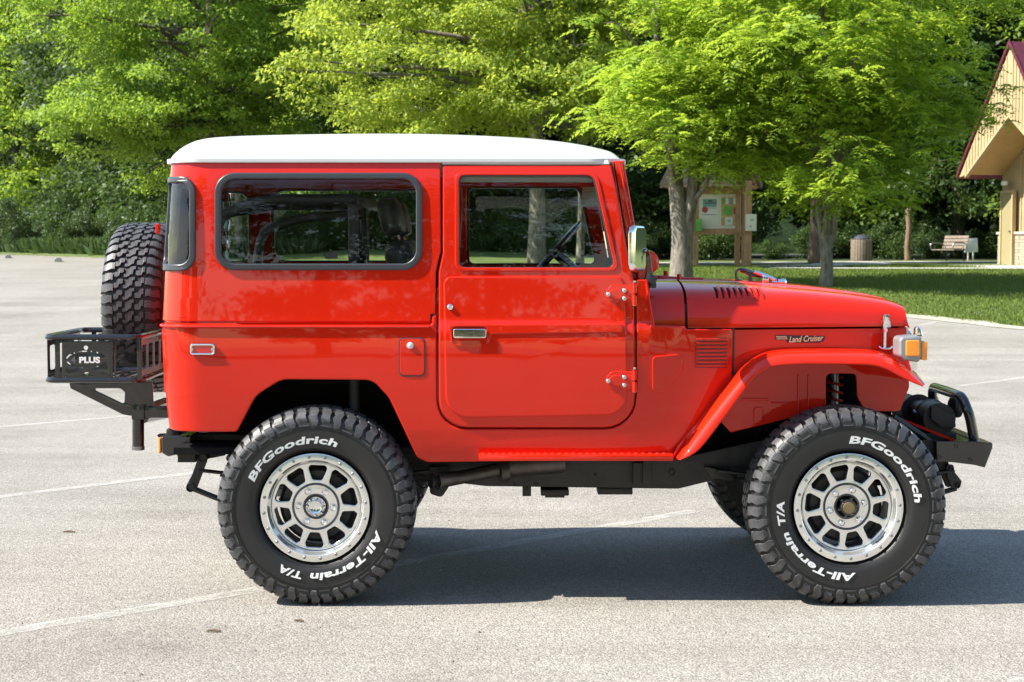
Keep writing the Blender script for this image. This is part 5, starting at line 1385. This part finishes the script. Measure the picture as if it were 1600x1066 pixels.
# ---- rear light and lower edge
g = G(); g.xz([rnd([(251, 682, 3), (300, 680, 2), (300, 706, 2), (262, 714, 4), (252, 708, 4)], 3)], .30, .16, .01); g.mirror(YC); rl = g.build('bumper_end', M['black'], car, wn=True)
g = G(); g.xz([rect(246.5, 684, 252, 709, 2)], .31, .10, .008); g.mirror(YC); g.build('tail_light', M['amber'], rl, wn=True)
for yy in (.30, 2 * YC - .30):
    G().box((bpos(X0 - .5, 1.05)[0] - .002, yy, .98), (.02, .09, .15), (0, 0, 0), .01).build('tail_light', M['redlens'], car)
G().box((W(262, 690, .3).x, YC, W(262, 690, .3).z), (.06, .95, .09), (0, 0, 0), .01).build('rear_crossmember', M['chassis'], car)
# ---- swing-out rear rack
rk = thing('x', 'x', 'x'); bpy.data.objects.remove(rk)
g = G(); y0, y1 = .30, .92; xA = -2.078; xB = -1.665; zt = W(100, 527, .3).z; zb = W(100, 594, .3).z
for z in (zt, zb):
    L = [(xA + .03, y0), (xA, y0 + .03), (xA, y1 - .03), (xA + .03, y1), (xB, y1), (xB + .0, y1 - .0), (xB, y1), (xB, y0)]
    L = rnd([(xA, y0, .04), (xB, y0, .04), (xB, y1, .04), (xA, y1, .04)], .04, 5); g.tube([(a, b, z) for a, b in L], .0135, 10, closed=True)
rack = g.build('cargo_rack', M['black'], car)
def rp(px, py): q = W(px, py, y0); return (q.x, q.z)
def rackside(y, nm='side_plate'):
    L = [rp(*p) for p in rect(97, 533, 176.5, 592, 2)]
    el = [(rp(135.5, 562)[0] + .092 * cos(t), rp(135.5, 562)[1] + .037 * sin(t)) for t in np.linspace(0, 2 * pi, 41)[:-1]]
    el2 = [(rp(135.5, 562)[0] + .080 * cos(t), rp(135.5, 562)[1] + .032 * sin(t)) for t in np.linspace(0, 2 * pi, 41)[:-1]]
    def arcp(a0, a1): return [(rp(135.5, 562)[0] + .092 * cos(t), rp(135.5, 562)[1] + .040 * sin(t)) for t in np.linspace(a0, a1, 14)] + [(rp(135.5, 562)[0] + .085 * cos(t), rp(135.5, 562)[1] + .035 * sin(t)) for t in np.linspace(a1, a0, 14)]
    c1 = rp(134.5, 543.5); c2 = rp(135.5, 583)
    circ = lambda c, r: [(c[0] + r * cos(t), c[1] + r * sin(t)) for t in np.linspace(0, 2 * pi, 17)[:-1]]
    g = G(); g.xz([L, arcp(.25, 1.35), arcp(1.55, 2.0), arcp(2.2, 3.0), arcp(3.4, 4.5), arcp(4.8, 6.0), circ(c1, .010), circ(c2, .009)], y, .004, .0008, px=False)
    for px in (90, 218, 180): 
        q = W(px, 560, y0).x; g.box((q, y + .004, (zt + zb) / 2), (.022 if px != 180 else .008, .008, zt - zb), (0, 0, 0), .002)
    return g.build(nm, M['black'], rack)
sp_ = rackside(y0 - .004); rackside(y1)
c = rp(124, 566.8); wtext('PLUS', .036, c[0] + .0, c[1], lambda u, z, w: (u, y0 - .0055 - w, z), off=.0016, sx_=1.2).build('plate_lettering', M['letter'], sp_, recalc=False)
c = rp(110.5, 566.8); wtext('4', .040, c[0] + .004, c[1], lambda u, z, w: (u, y0 - .0055 - w, z), off=.0016).build('plate_lettering', M['lamp4'], sp_, recalc=False)
for px in (103.5, 170):
    for py in (541, 585):
        g = G(); g.lathe([(-.004, .004), (0, .005)], (W(px, py, y0).x, y0 - .005, W(px, py, y0).z), 'Y', 8); g.build('screw', M['steelbolt'], sp_)
# end and floor slats of the basket
g = G()
for x, in ((xA,), (xB,)):
    g.yz([[(y0 + .03, zb + .01), (y1 - .03, zb + .01), (y1 - .03, zt - .01), (y0 + .03, zt - .01)]] + [rect(y0 + .06 + k * .13, zb + .04, y0 + .15 + k * .13, zt - .04, .015) for k in range(4)], x - .002, x + .002, 0)
for k in range(6): g.box((lerp(xA, xB, (k + .5) / 6), (y0 + y1) / 2, zb), (.03, y1 - y0, .005))
g.build('rack_floor', M['black'], rack)
g = G(); g.xz([rnd([(108, 599, 1), (238, 597, 1), (240, 640, 2), (204, 650, 2), (192, 648, 3), (110, 607, 2)], 2), rnd([(142, 607, 2), (188, 607, 8), (195, 613, 3), (194, 632, 3)], 3)], .44, .012, .002)

g.build('rack_bracket', M['black'], rack)
g = G(); a = W(205, 634, .40); b = W(225, 656, .40); g.box(((a.x + b.x) / 2, .44, (a.z + b.z) / 2), (b.x - a.x, .08, a.z - b.z), (0, 0, 0), .004)
g.tube([W(216, 655, .44), W(216, 697, .44)], .027, 4 * 4); 
g.box((-1.63, .44, (a.z + b.z) / 2), (.16, .06, .05), (0, 0, 0), .004)
for k in range(2): g.tube([W(225, 640 + k * 14, .44), W(258, 628 + k * 20, .9)], .022, 8)
sw = g.build('rack_hinge_post', M['black'], rack)
G().tube([W(216, 697, .44), W(216, 703, .44)], .029, 16).build('post_cap', M['alud'], sw)
g = G(); g.tube([(-1.62, 1.3, 1.245), (-1.80, 1.3, 1.245)], .06, 16); g.box((-1.60, 1.3, 1.245), (.03, .5, .3)); spc = g.build('spare_carrier', M['paint'], car); G().box(W(247, 358, 1.0), (.02, .03, .05), (0, 0, 0), .004).build('carrier_latch', M['paint'], spc)
# ---- front bumper, guard hoop, winch
g = G(); side = rnd([(1463, 690, 1), (1530, 690, 1), (1551, 692, 2), (1551, 700, 2), (1539, 731, 2), (1524, 727, 1), (1492, 723, 1), (1464, 721, 1)], 1)
g.xz([side], .31, .012, .003)
s2 = [(W(p[0], p[1], .31).x, W(p[0], p[1], .31).z) for p in rnd([(1528, 690, 1), (1551, 692, 2), (1551, 700, 2), (1539, 731, 2), (1522, 727, 1)], 1)]
g.bm(fill([s2], 1.10, .003), lambda c: (c.x, .325 - c.z, c.y)); g.xz([side], 2 * YC - .322, .012, .003)
a = W(1463, 690, .33); b = W(1530, 690, .33); g.box(((a.x + b.x) / 2, YC, a.z - .006), (b.x - a.x, 1.09, .008)); g.box((a.x + .03, YC, a.z - .05), (.06, 1.05, .09))
for q in ((1494, 697), (1468, 714), (1516, 718)): g.lathe([(-.006, .008), (0, .009)], tuple(W(*q, .309)), 'Y', 10)
bum = g.build('front_bumper', M['black'], car, wn=True)
xh = W(1513, 640, .42).x; zb3 = W(1518, 690, .42).z; zt3 = W(1508, 621, .42).z
g = G(); g.tube([(xh + .03, .42, zb3), (xh + .01, .42, (zb3 + zt3) / 2), (xh - .005, .43, zt3 - .05), (xh - .015, .47, zt3 - .008), (xh - .02, .55, zt3), (xh - .02, .88, zt3), (xh - .02, .95, zt3 - .006), (xh - .01, 1.0, zt3 - .05), (xh + .01, 1.01, (zb3 + zt3) / 2), (xh + .03, 1.01, zb3)], .023, 14, sub=4)
g.build('guard_hoop', M['black'], bum)
g = G(); g.lathe([(-.14, 0), (-.14, .075), (-.12, .08), (-.12, .055), (.12, .055), (.12, .08), (.14, .075), (.14, 0)], (xh - .10, .80, zb3 + .09), 'Y', 24)
g.xz([rnd([(1455, 632, 2), (1492, 650, 2), (1494, 668, 2), (1470, 668, 3), (1455, 655, 2)], 2)], .50, .02, .003)
g.cyl((xh - .10, .53, zb3 + .09), (xh - .10, .66, zb3 + .09), .075, 20); g.cyl((xh - .10, .95, zb3 + .08), (xh - .10, 1.2, zb3 + .08), .07, 20); g.box((xh - .1, .83, zb3 + .01), (.16, .6, .03), (0, 0, 0), .004)
g.build('winch', M['chassis'], bum)
g = G(); g.lathe([(0, .018), (.02, .055), (.05, .06), (.055, .058), (.055, 0)], (xh + .0, .75, zb3 + .135), 'X', 24); g.lathe([(.03, .062), (.045, .062)], (xh, .75, zb3 + .135), 'X', 24); g.build('spot_light', M['rubber'], bum)
g = G(); g.tube([W(1396, 652, .42), W(1454, 690, .40)], .016, 10); g.build('bumper_brace', M['black'], bum); g = G(); g.tube([W(1425, 643, .6), W(1434, 650, .6), W(1434, 664, .6)], .012, 8, sub=3); g.build('tow_hook', M['black'], bum)
g = G(); a = W(1395, 648, .47); b = W(1490, 686, .38); g.add([tuple(a), tuple(a + Vector((0, .08, 0))), tuple(b + Vector((0, .06, .0))), tuple(b), tuple(a - Vector((0, 0, .012))), tuple(a + Vector((0, .08, -.012))), tuple(b + Vector((0, .06, -.012))), tuple(b - Vector((0, 0, .012)))],
      [(0, 1, 2, 3), (7, 6, 5, 4), (0, 3, 7, 4), (1, 5, 6, 2), (2, 6, 7, 3), (0, 4, 5, 1)]); g.build('red_reflection_strip', M['paint'], car)  # red strip put in as the body's reflection above the black brace

# strip helper properties
for o in bpy.data.objects:
    if '_o' in o.keys(): del o['_o']
